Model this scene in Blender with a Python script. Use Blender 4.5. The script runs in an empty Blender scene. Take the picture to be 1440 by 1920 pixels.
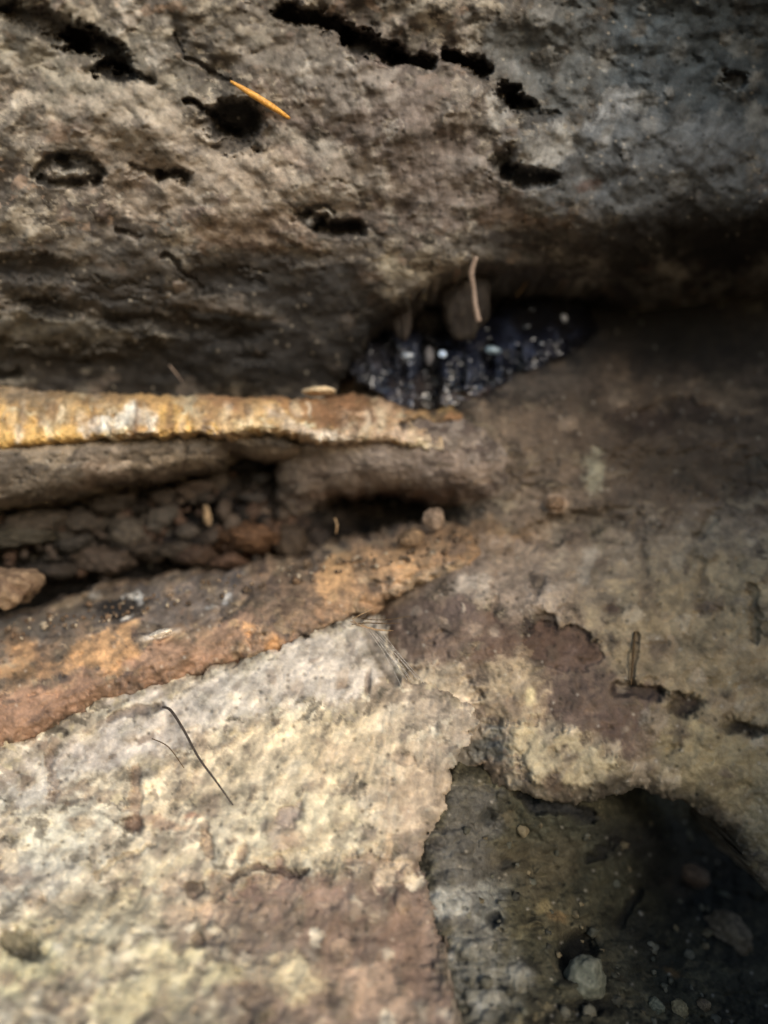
import bpy, math, random
import numpy as np
from mathutils import Vector

# ------------------------------------------------------------------ camera, light, exposure
scene = bpy.context.scene
COL = scene.collection
CAM_Z = 0.45
FPX = 1440.0                       # focal length in photo pixels (36 mm on a 36 mm wide sensor)

cam_d = bpy.data.cameras.new("camera")
cam = bpy.data.objects.new("camera", cam_d)
COL.objects.link(cam)
cam.location = (0, 0, CAM_Z)
cam.rotation_euler = (math.radians(90), 0, 0)
cam_d.sensor_fit = 'HORIZONTAL'
cam_d.sensor_width = 36
cam_d.lens = 36
cam_d.clip_start = 0.005
cam_d.clip_end = 500
cam_d.dof.use_dof = True
cam_d.dof.focus_distance = 0.385
cam_d.dof.aperture_fstop = 2.8
scene.camera = cam

SUN_EL, SUN_AZ = 19.0, 152.0       # degrees; azimuth clockwise from +Y (behind the camera)
world = bpy.data.worlds.new("World")
scene.world = world
world.use_nodes = True
wn = world.node_tree
wn.nodes.clear()
sky = wn.nodes.new("ShaderNodeTexSky")
sky.sky_type = 'NISHITA'
sky.sun_disc = False
sky.sun_elevation = math.radians(SUN_EL)
sky.sun_rotation = math.radians(SUN_AZ)
bg = wn.nodes.new("ShaderNodeBackground")
bg.inputs['Strength'].default_value = 0.12
wo = wn.nodes.new("ShaderNodeOutputWorld")
wn.links.new(sky.outputs[0], bg.inputs[0])
wn.links.new(bg.outputs[0], wo.inputs[0])

sun_d = bpy.data.lights.new("sun", 'SUN')
sun_d.energy = 1.5
sun_d.angle = math.radians(24)
sun_d.color = (1.0, 0.93, 0.83)
sun = bpy.data.objects.new("sun", sun_d)
COL.objects.link(sun)
az, el = math.radians(SUN_AZ), math.radians(SUN_EL)
to_sun = Vector((math.sin(az) * math.cos(el), math.cos(az) * math.cos(el), math.sin(el)))
sun.rotation_euler = to_sun.to_track_quat('Z', 'Y').to_euler()

scene.view_settings.view_transform = 'Standard'
scene.view_settings.look = 'None'
scene.view_settings.gamma = 1
scene.view_settings.use_curve_mapping = False
scene.view_settings.exposure = 0.92

# ------------------------------------------------------------------ noise
rng = np.random.default_rng(7)
PERM = np.concatenate([rng.permutation(256)] * 3).astype(np.int64)
ANG = rng.uniform(0, 2 * math.pi, 256)
GX, GY = np.cos(ANG), np.sin(ANG)
RND = rng.uniform(0, 1, 256)


def gnoise(x, y, seed=0, period=0):
    xi, yi = np.floor(x).astype(np.int64), np.floor(y).astype(np.int64)
    xf, yf = x - xi, y - yi

    def g(ix, iy, dx, dy):
        if period:
            iy = iy % period
        h = PERM[PERM[(ix + seed * 37) & 255] + ((iy + seed * 91) & 255)]
        return GX[h] * dx + GY[h] * dy
    a, b = g(xi, yi, xf, yf), g(xi + 1, yi, xf - 1, yf)
    c, d = g(xi, yi + 1, xf, yf - 1), g(xi + 1, yi + 1, xf - 1, yf - 1)
    sx = xf * xf * xf * (xf * (xf * 6 - 15) + 10)
    sy = yf * yf * yf * (yf * (yf * 6 - 15) + 10)
    return ((a + (b - a) * sx) * (1 - sy) + (c + (d - c) * sx) * sy) * 1.5


def fbm(x, y, octs=4, seed=0, gain=0.5, period=0):
    s, a, t = 0, 1.0, 0
    for o in range(octs):
        s = s + a * gnoise(x * 2 ** o, y * 2 ** o, seed + o * 13, period * 2 ** o)
        t += a
        a *= gain
    return s / t * 1.4


def worley(x, y, seed=0):
    """distance to the nearest scattered point and a random number of that point"""
    xi, yi = np.floor(x).astype(np.int64), np.floor(y).astype(np.int64)
    best = np.full(x.shape, 9.0)
    rid = np.zeros(x.shape)
    for dx in (-1, 0, 1):
        for dy in (-1, 0, 1):
            ix, iy = xi + dx, yi + dy
            h = PERM[PERM[(ix + seed * 53) & 255] + ((iy + seed * 17) & 255)]
            px, py = ix + RND[h], iy + RND[(h + 101) & 255]
            d = np.hypot(px - x, py - y)
            m = d < best
            best = np.where(m, d, best)
            rid = np.where(m, RND[(h + 57) & 255], rid)
    return best, rid


def sstep(a, b, x):
    t = np.clip((x - a) / (b - a), 0, 1)
    return t * t * (3 - 2 * t)


VX, VY = 860.0, 830.0              # the grain of the rock fans out from the deep pocket


def grain(U, V, s1, n, seed, octs=3):
    r = np.hypot(U - VX, V - VY) + 140
    th = np.arctan2(V - VY, U - VX) / (2 * math.pi)
    near = sstep(330, 820, r)
    iso = fbm(U / 30 * s1 / 7, V / 16 * s1 / 7, octs, seed + 5, 0.55)
    return fbm(np.log(r) * s1, th * n, octs, seed, 0.55, n) * near + iso * (1 - near)


def lin(c):
    c = np.asarray(c, float) / 255.0
    return np.where(c <= 0.04045, c / 12.92, ((c + 0.055) / 1.055) ** 2.4)


def ray(u, v, d):
    """the point seen at photo pixel u, v at depth d (m) before the camera"""
    return ((u - 720) / FPX * d, d, CAM_Z + (960 - v) / FPX * d)


def rbf(points):
    p = np.array(points, float)
    xy = p[:, :2] / 500.0
    n = len(p)

    def k(r):
        return np.where(r > 1e-9, r * r * np.log(np.maximum(r, 1e-9)), 0)
    A = np.zeros((n + 3, n + 3))
    A[:n, :n] = k(np.hypot(xy[:, None, 0] - xy[None, :, 0], xy[:, None, 1] - xy[None, :, 1])) + np.eye(n) * 0.02
    A[:n, n] = 1
    A[:n, n + 1:] = xy
    A[n, :n] = 1
    A[n + 1:, :n] = xy.T
    w = np.linalg.solve(A, np.concatenate([p[:, 2], np.zeros(3)]))

    def f(U, V):
        x, y = np.asarray(U, float) / 500.0, np.asarray(V, float) / 500.0
        s = w[n] + w[n + 1] * x + w[n + 2] * y
        for i in range(n):
            s = s + w[i] * k(np.hypot(x - xy[i, 0], y - xy[i, 1]))
        return s
    return f


def seg_dist(U, V, pts, closed=False):
    d = np.full(np.shape(U), 1e9)
    n = len(pts)
    for i in range(n if closed else n - 1):
        (x0, y0), (x1, y1) = pts[i][:2], pts[(i + 1) % n][:2]
        dx, dy = x1 - x0, y1 - y0
        t = np.clip(((U - x0) * dx + (V - y0) * dy) / (dx * dx + dy * dy + 1e-9), 0, 1)
        d = np.minimum(d, np.hypot(U - x0 - t * dx, V - y0 - t * dy))
    return d


def inside(U, V, pts):
    c = np.zeros(np.shape(U), bool)
    n = len(pts)
    for i in range(n):
        (x0, y0), (x1, y1) = pts[i], pts[(i + 1) % n]
        if y0 == y1:
            continue
        c ^= ((y0 > V) != (y1 > V)) & (U < (x1 - x0) * (V - y0) / (y1 - y0) + x0)
    return c


def stroke_mask(s, U, V, WU, WV):
    """weight of one mineral patch, stain, pit, crack or painted shade on the surface"""
    j = s.get('j', 1.0)
    u, v = U + WU * j, V + WV * j
    soft = s.get('soft', 0.5)
    if 'e' in s:
        cx, cy, rx, ry, a = s['e']
        ca, sa = math.cos(math.radians(a)), math.sin(math.radians(a))
        x, y = (u - cx) * ca + (v - cy) * sa, -(u - cx) * sa + (v - cy) * ca
        q = np.hypot(x / rx, y / ry)
        m = 1 - sstep(1 - soft, 1 + soft, q)
        if 'ring' in s:
            m = m * sstep(s['ring'] * 0.6, s['ring'] * 1.3, q)
        return m
    if 'l' in s:
        w = s['w']
        m = 1 - sstep(w * (1 - soft), w * (1 + soft), seg_dist(u, v, s['l']))
        return m
    pts = s['p']
    d = seg_dist(u, v, pts, True)
    d = np.where(inside(u, v, pts), d, -d)
    w = s.get('w', 12)
    return sstep(-w, w, d)


# ------------------------------------------------------------------ materials
def rock_material(name, rough=0.85, bump=0.5, scale=1.0, spec=0.3, vary=0.35):
    m = bpy.data.materials.new(name)
    m.use_nodes = True
    nt = m.node_tree
    N, L = nt.nodes, nt.links
    b = N['Principled BSDF']
    at = N.new('ShaderNodeAttribute')
    at.attribute_name = 'tint'
    tc = N.new('ShaderNodeTexCoord')
    n1 = N.new('ShaderNodeTexNoise')
    n1.inputs['Scale'].default_value = 260 * scale
    n1.inputs['Detail'].default_value = 5
    n1.inputs['Roughness'].default_value = 0.65
    L.new(tc.outputs['Object'], n1.inputs['Vector'])
    r1 = N.new('ShaderNodeMapRange')
    r1.inputs['From Min'].default_value = 0.3
    r1.inputs['From Max'].default_value = 0.7
    r1.inputs['To Min'].default_value = 1 - vary
    r1.inputs['To Max'].default_value = 1 + vary
    L.new(n1.outputs['Fac'], r1.inputs['Value'])
    mx = N.new('ShaderNodeMix')
    mx.data_type = 'RGBA'
    mx.blend_type = 'MULTIPLY'
    mx.inputs['Factor'].default_value = 1
    L.new(at.outputs['Color'], mx.inputs[6])
    L.new(r1.outputs['Result'], mx.inputs[7])
    L.new(mx.outputs[2], b.inputs['Base Color'])
    n2 = N.new('ShaderNodeTexNoise')
    n2.inputs['Scale'].default_value = 420 * scale
    n2.inputs['Detail'].default_value = 6
    n2.inputs['Roughness'].default_value = 0.6
    L.new(tc.outputs['Object'], n2.inputs['Vector'])
    bp = N.new('ShaderNodeBump')
    bp.inputs['Strength'].default_value = bump
    bp.inputs['Distance'].default_value = 0.0012
    L.new(n2.outputs['Fac'], bp.inputs['Height'])
    L.new(bp.outputs['Normal'], b.inputs['Normal'])
    n3 = N.new('ShaderNodeMapRange')
    n3.inputs['From Min'].default_value = 0.35
    n3.inputs['From Max'].default_value = 0.65
    n3.inputs['To Min'].default_value = max(0.05, rough - 0.14)
    n3.inputs['To Max'].default_value = min(1, rough + 0.1)
    L.new(n2.outputs['Fac'], n3.inputs['Value'])
    L.new(n3.outputs['Result'], b.inputs['Roughness'])
    b.inputs['Specular IOR Level'].default_value = spec
    return m


def plain_material(name, c, rough=0.7, spec=0.4, transmission=0.0, bump=0.2, scale=900):
    m = bpy.data.materials.new(name)
    m.use_nodes = True
    nt = m.node_tree
    N, L = nt.nodes, nt.links
    b = N['Principled BSDF']
    tc = N.new('ShaderNodeTexCoord')
    n = N.new('ShaderNodeTexNoise')
    n.inputs['Scale'].default_value = scale
    n.inputs['Detail'].default_value = 4
    L.new(tc.outputs['Object'], n.inputs['Vector'])
    cr = N.new('ShaderNodeValToRGB')
    k = lin(c)
    cr.color_ramp.elements[0].color = (*(k * 0.6), 1)
    cr.color_ramp.elements[1].color = (*np.minimum(k * 1.35, 0.9), 1)
    cr.color_ramp.elements[0].position = 0.3
    cr.color_ramp.elements[1].position = 0.7
    L.new(n.outputs['Fac'], cr.inputs['Fac'])
    L.new(cr.outputs['Color'], b.inputs['Base Color'])
    bp = N.new('ShaderNodeBump')
    bp.inputs['Strength'].default_value = bump
    bp.inputs['Distance'].default_value = 0.0006
    L.new(n.outputs['Fac'], bp.inputs['Height'])
    L.new(bp.outputs['Normal'], b.inputs['Normal'])
    b.inputs['Roughness'].default_value = rough
    b.inputs['Specular IOR Level'].default_value = spec
    b.inputs['Transmission Weight'].default_value = transmission
    return m


M_ROCK = rock_material('weathered_rock', .85, .25, .8, .3, .22)
M_CRUST = rock_material('mineral_crust', 0.75, 0.35, 1.0, 0.4)
M_SEEP = rock_material('wet_black_seep', 0.16, 0.2, 0.4, 1.0)
M_STONE = rock_material('loose_stone', 0.8, 0.5, 1.1, 0.35)
M_SOIL = rock_material('gritty_soil', 0.9, 0.8, 1.2, 0.25)


def tag(o, label=None, cat=None, group=None, kind=None):
    for k, x in (('label', label), ('category', cat), ('group', group), ('kind', kind)):
        if x:
            o[k] = x
    return o


# ------------------------------------------------------------------ rock surfaces
PATCH = {}


def patch(name, mat, box, ctrl, base, strokes=(), outline=None, edge=26, edge_depth=0.02, skirt=0.05,
          step=2.5, amp=(0.006, 0.0025, 0.0010), seed=1, jag=9, contrast=1.0, parent=None, grain_amt=1.0,
          sat=0.74, gain=1.0, ragged=1.0, specks=0.5, rubble=0.0):
    """a sheet of rock: its depth runs smoothly through control points, pits, cracks and noise are real relief,
    and its free edges roll away and are closed backwards"""
    u0, u1, v0, v1 = box
    def ticks(a, b, lo, hi):           # fine where the photograph looks, coarser beyond its frame
        return np.concatenate([np.arange(a, lo, 7.0) if a < lo else [], np.arange(max(a, lo), min(b, hi), step), np.arange(hi, b, 7.0) if b > hi else [b]])
    us, vs = ticks(u0, u1, -60, 1500), ticks(v0, v1, -60, 1980)
    U, V = np.meshgrid(us, vs)
    f = rbf(ctrl)
    D = f(U, V)
    WU = fbm(U / 38, V / 38, 4, seed + 3, 0.6) * 16 + fbm(U / 9, V / 9, 2, seed + 61) * 3
    WV = fbm(U / 38, V / 38, 4, seed + 5, 0.6) * 16 + fbm(U / 9, V / 9, 2, seed + 67) * 3
    CU, CV = fbm(U / 120, V / 120, 3, seed + 71) * 44, fbm(U / 120, V / 120, 3, seed + 73) * 44
    g1 = grain(U, V, 7, 120, seed + 1)
    g2 = grain(U, V, 16, 260, seed + 2)
    n1 = fbm(U / 150, V / 150, 4, seed + 7)
    n2 = fbm(U / 34, V / 34, 4, seed + 8, 0.6)
    n3 = fbm(U / 9, V / 9, 3, seed + 9, 0.6)
    D = D + amp[0] * n1 + amp[1] * (0.5 * n2 + 0.8 * g1 * grain_amt) + amp[2] * (n3 + 0.7 * g2 * grain_amt)
    w1, wid = worley(U / 46 + n2 * 0.4, V / 34 + g1 * 0.4, seed)
    D = D + amp[1] * 0.9 * np.where(wid > 0.62, -np.clip(0.55 - w1, 0, 1), 0)      # lumps
    D = D + amp[1] * 1.8 * np.where(wid < 0.16, sstep(0.30, 0.05, w1) if False else np.clip(0.3 - w1, 0, 1) * 2, 0)  # hollows
    if rubble:
        w2, rid2 = worley(U / 30, V / 22, seed + 4)
        D = D - rubble * np.sqrt(np.clip(1 - (w2 / 0.75) ** 2, 0, 1)) * (0.4 + rid2)
    # base colour: mottled between several mineral tones
    C = np.zeros(U.shape + (3,))
    b = [lin(c) for c in base]
    C[:] = b[0]
    gm = np.mean(b, 0)
    b = [np.maximum(gm + (c - gm) * 2.0, gm * .35) for c in b]
    nb = fbm(U / 64 + g1 * .5, V / 46 + n2 * .25, 5, seed + 15, .62)
    nc = fbm(U / 52 - n2 * .3, V / 40 + g1 * .4, 5, seed + 19, .62)
    fields = (n1 * 0.6 + g1 * 0.3 + nb * .5, -n1 * 0.4 + nc * 0.9, -nb * 0.9 + g1 * 0.4, nc * -0.7 + n2 * 0.4)
    for c, q, t in zip(b[1:], fields, (0.02, 0.10, 0.16, 0.22)):
        m = sstep(t, t + 0.16, q)[..., None]
        C = C * (1 - m * 0.85) + c * m * 0.85
    for s in strokes:
        big = (min(s['e'][2], s['e'][3]) > 15 and s.get('dz', 0) < .006 if 'e' in s else 'p' in s)
        if big and 'e' in s and 'soft' not in s:
            s = dict(s, soft=.75)
        if 'e' in s:
            r = max(s['e'][2:4]) * (1.05 + s.get('soft', .5)) + 46 + 44 * big
            bb = (s['e'][0] - r, s['e'][0] + r, s['e'][1] - r, s['e'][1] + r)
        else:
            pp = np.array(s.get('l') or s['p'], float)
            r = s.get('w', 12) * 2 + 46 * s.get('j', 1) + 44 * big
            bb = (pp[:, 0].min() - r, pp[:, 0].max() + r, pp[:, 1].min() - r, pp[:, 1].max() + r)
        a0, a1 = np.searchsorted(us, bb[:2])
        b0, b1 = np.searchsorted(vs, bb[2:])
        if a1 <= a0 or b1 <= b0:
            continue
        w = (slice(b0, b1), slice(a0, a1))
        flat = big and s.get('dz', 0) == 0
        m = stroke_mask(s, U[w], V[w], WU[w] + CU[w] * flat, WV[w] + CV[w] * flat)
        if big:
            m = m * (1 - ragged) + ragged * sstep(.12, .88, m + 4 * m * (1 - m) * (.45 * nb[w] + .4 * n2[w] + .2 * n3[w] + .25 * g1[w]))
        if 'dz' in s:
            D[w] += s['dz'] * m
        if 'c' in s:
            brk = s.get('brk', 0.35)
            a = (m * s.get('a', 0.85) * np.clip(1 - brk + brk * 2.2 * (0.5 + n2[w] * 0.5 + g2[w] * 0.4), 0, 1))[..., None]
            C[w] = C[w] * (1 - a) + lin(s['c']) * a
    mod = 1 + contrast * (0.30 * g1 * grain_amt + 0.26 * g2 * grain_amt + 0.13 * n3 + 0.38 * n2 + .40 * nb + .28 * nc)
    C = C * np.clip(mod, 0.25, 2.2)[..., None]
    C = C * gain
    lum = C.mean(2, keepdims=True)
    C = lum + (C - lum) * sat
    if specks:
        w3, r3 = worley(U / 15, V / 15, seed + 11)
        k = np.where(r3 > 1 - 0.16 * specks, np.clip(1 - w3 / 0.28, 0, 1), 0)[..., None]
        C = C * (1 - k * 0.75) + lin((205, 195, 178)) * k * 0.75 * 0.6 + C * k * 0.3
        k2 = np.where(r3 < 0.13 * specks, np.clip(1 - w3 / 0.34, 0, 1), 0)
        C = C * (1 - k2[..., None] * 0.75)
        D = D + amp[2] * 2.2 * k2
    # free edges
    keep = np.ones(U.shape, bool)
    if outline is not None:
        uu, vv = U + WU * jag / 12, V + WV * jag / 12
        dist = seg_dist(uu, vv, outline, True)
        dist = np.where(inside(uu, vv, outline), dist, -dist)
        keep = dist > 0
        t = np.clip(dist / edge, 0, 1)
        D = D + edge_depth * (1 - np.sqrt(1 - (1 - t) ** 2))
    D = np.maximum(D, 0.06)
    X, Y, Z = (U - 720) / FPX * D, D, CAM_Z + (960 - V) / FPX * D
    quad = keep[:-1, :-1] & keep[1:, :-1] & keep[:-1, 1:] & keep[1:, 1:]
    idx = np.arange(U.size).reshape(U.shape)
    q = np.stack([idx[:-1, :-1][quad], idx[1:, :-1][quad], idx[1:, 1:][quad], idx[:-1, 1:][quad]], 1)
    P = np.stack([X.ravel(), Y.ravel(), Z.ravel()], 1)
    Cf = C.reshape(-1, 3)
    # close backwards: every border edge is drawn back by the skirt
    e = np.concatenate([q[:, [0, 1]], q[:, [1, 2]], q[:, [2, 3]], q[:, [3, 0]]])
    key = np.minimum(e[:, 0], e[:, 1]) * U.size + np.maximum(e[:, 0], e[:, 1])
    _, first, cnt = np.unique(key, return_index=True, return_counts=True)
    border = e[first[cnt == 1]]
    bv = np.unique(border)
    rows, prev = 5, np.arange(U.size)
    ringc = np.repeat((Cf[bv] * .5 + Cf[bv].mean(0) * .5), 1, 0)
    for k in range(1, rows + 1):
        cur = np.full(U.size, -1)
        cur[bv] = len(P) + np.arange(len(bv))
        Pb = P[bv].copy()
        sh = (skirt * k / rows) * (1 if V is None else np.where(V.ravel()[bv] > 380, 1, .15))
        Pb[:, 1] += sh
        Pb[:, 0] += .004 * fbm(Pb[:, 0] * 110 + k * 1.7, Pb[:, 2] * 110, 3, seed + 77)
        Pb[:, 2] += .004 * fbm(Pb[:, 0] * 110 - k * 1.3, Pb[:, 2] * 110, 3, seed + 79)
        f2 = fbm(Pb[:, 0] * 300 + k * 2.1, Pb[:, 2] * 300 + k, 3, seed + 81)
        P = np.concatenate([P, Pb])
        Cf = np.concatenate([Cf, ringc * np.clip(1 + f2, .4, 1.7)[:, None]])
        q = np.concatenate([q, np.stack([prev[border[:, 1]], prev[border[:, 0]], cur[border[:, 0]], cur[border[:, 1]]], 1)])
        prev = cur
    used = np.unique(q)
    remap = np.full(len(P), -1)
    remap[used] = np.arange(len(used))
    P, Cf, q = P[used], Cf[used], remap[q]
    org = P.mean(0)
    me = mesh_from(name, P - org, q, Cf)
    me.materials.append(mat)
    o = bpy.data.objects.new(name, me)
    COL.objects.link(o)
    o.location = org
    if parent is not None:
        o.parent = parent
        o.matrix_parent_inverse.identity()
        o.location = org - np.array(parent.location)
    PATCH[name + str(seed)] = f
    o['_f'] = 0
    del o['_f']
    return o, f


def mesh_from(name, P, q, C=None):
    me = bpy.data.meshes.new(name)
    k = q.shape[1]
    me.vertices.add(len(P))
    me.vertices.foreach_set('co', P.astype(np.float32).ravel())
    me.loops.add(q.size)
    me.loops.foreach_set('vertex_index', q.astype(np.int32).ravel())
    me.polygons.add(len(q))
    me.polygons.foreach_set('loop_start', np.arange(0, q.size, k, dtype=np.int32))
    me.polygons.foreach_set('loop_total', np.full(len(q), k, dtype=np.int32))
    me.polygons.foreach_set('use_smooth', np.ones(len(q), bool))
    if C is not None:
        a = me.color_attributes.new('tint', 'FLOAT_COLOR', 'POINT')
        a.data.foreach_set('color', np.concatenate([np.clip(C, 0.004, 0.85), np.ones((len(C), 1))], 1).astype(np.float32).ravel())
    me.update()
    me.validate()
    return me


BLACK = (40, 36, 34)
PITCH = (16, 14, 14)


def E(cx, cy, rx, ry, ang, c=None, **k):
    d = dict(e=(cx, cy, rx, ry, ang), **k)
    if c:
        d['c'] = c
    return d


def Ln(pts, w, c=None, **k):
    d = dict(l=pts, w=w, **k)
    if c:
        d['c'] = c
    return d


def flecks(n, box, tones, seed, size=(6, 26), slope=lambda u, v: 0, thin=.45, a=(.3, .75), dz=.0012):
    """many small mineral patches, flakes and chips lying along the grain"""
    r = random.Random(seed)
    out = []
    for _ in range(n):
        u, v = r.uniform(box[0], box[1]), r.uniform(box[2], box[3])
        rx = r.uniform(size[0], size[1]) * r.uniform(.5, 1)
        out.append(E(u, v, rx, rx * r.uniform(thin, 1) + 2, slope(u, v) + r.uniform(-15, 15), r.choice(tones), a=r.uniform(*a), soft=r.uniform(.3, .8), j=r.uniform(.6, 1.3), dz=r.uniform(-dz, dz * .6)))
    return out


def fan(u, v):
    return math.degrees(math.atan2(v - VY, u - VX)) if u < VX else math.degrees(math.atan2(VY - v, VX - u))


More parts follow.
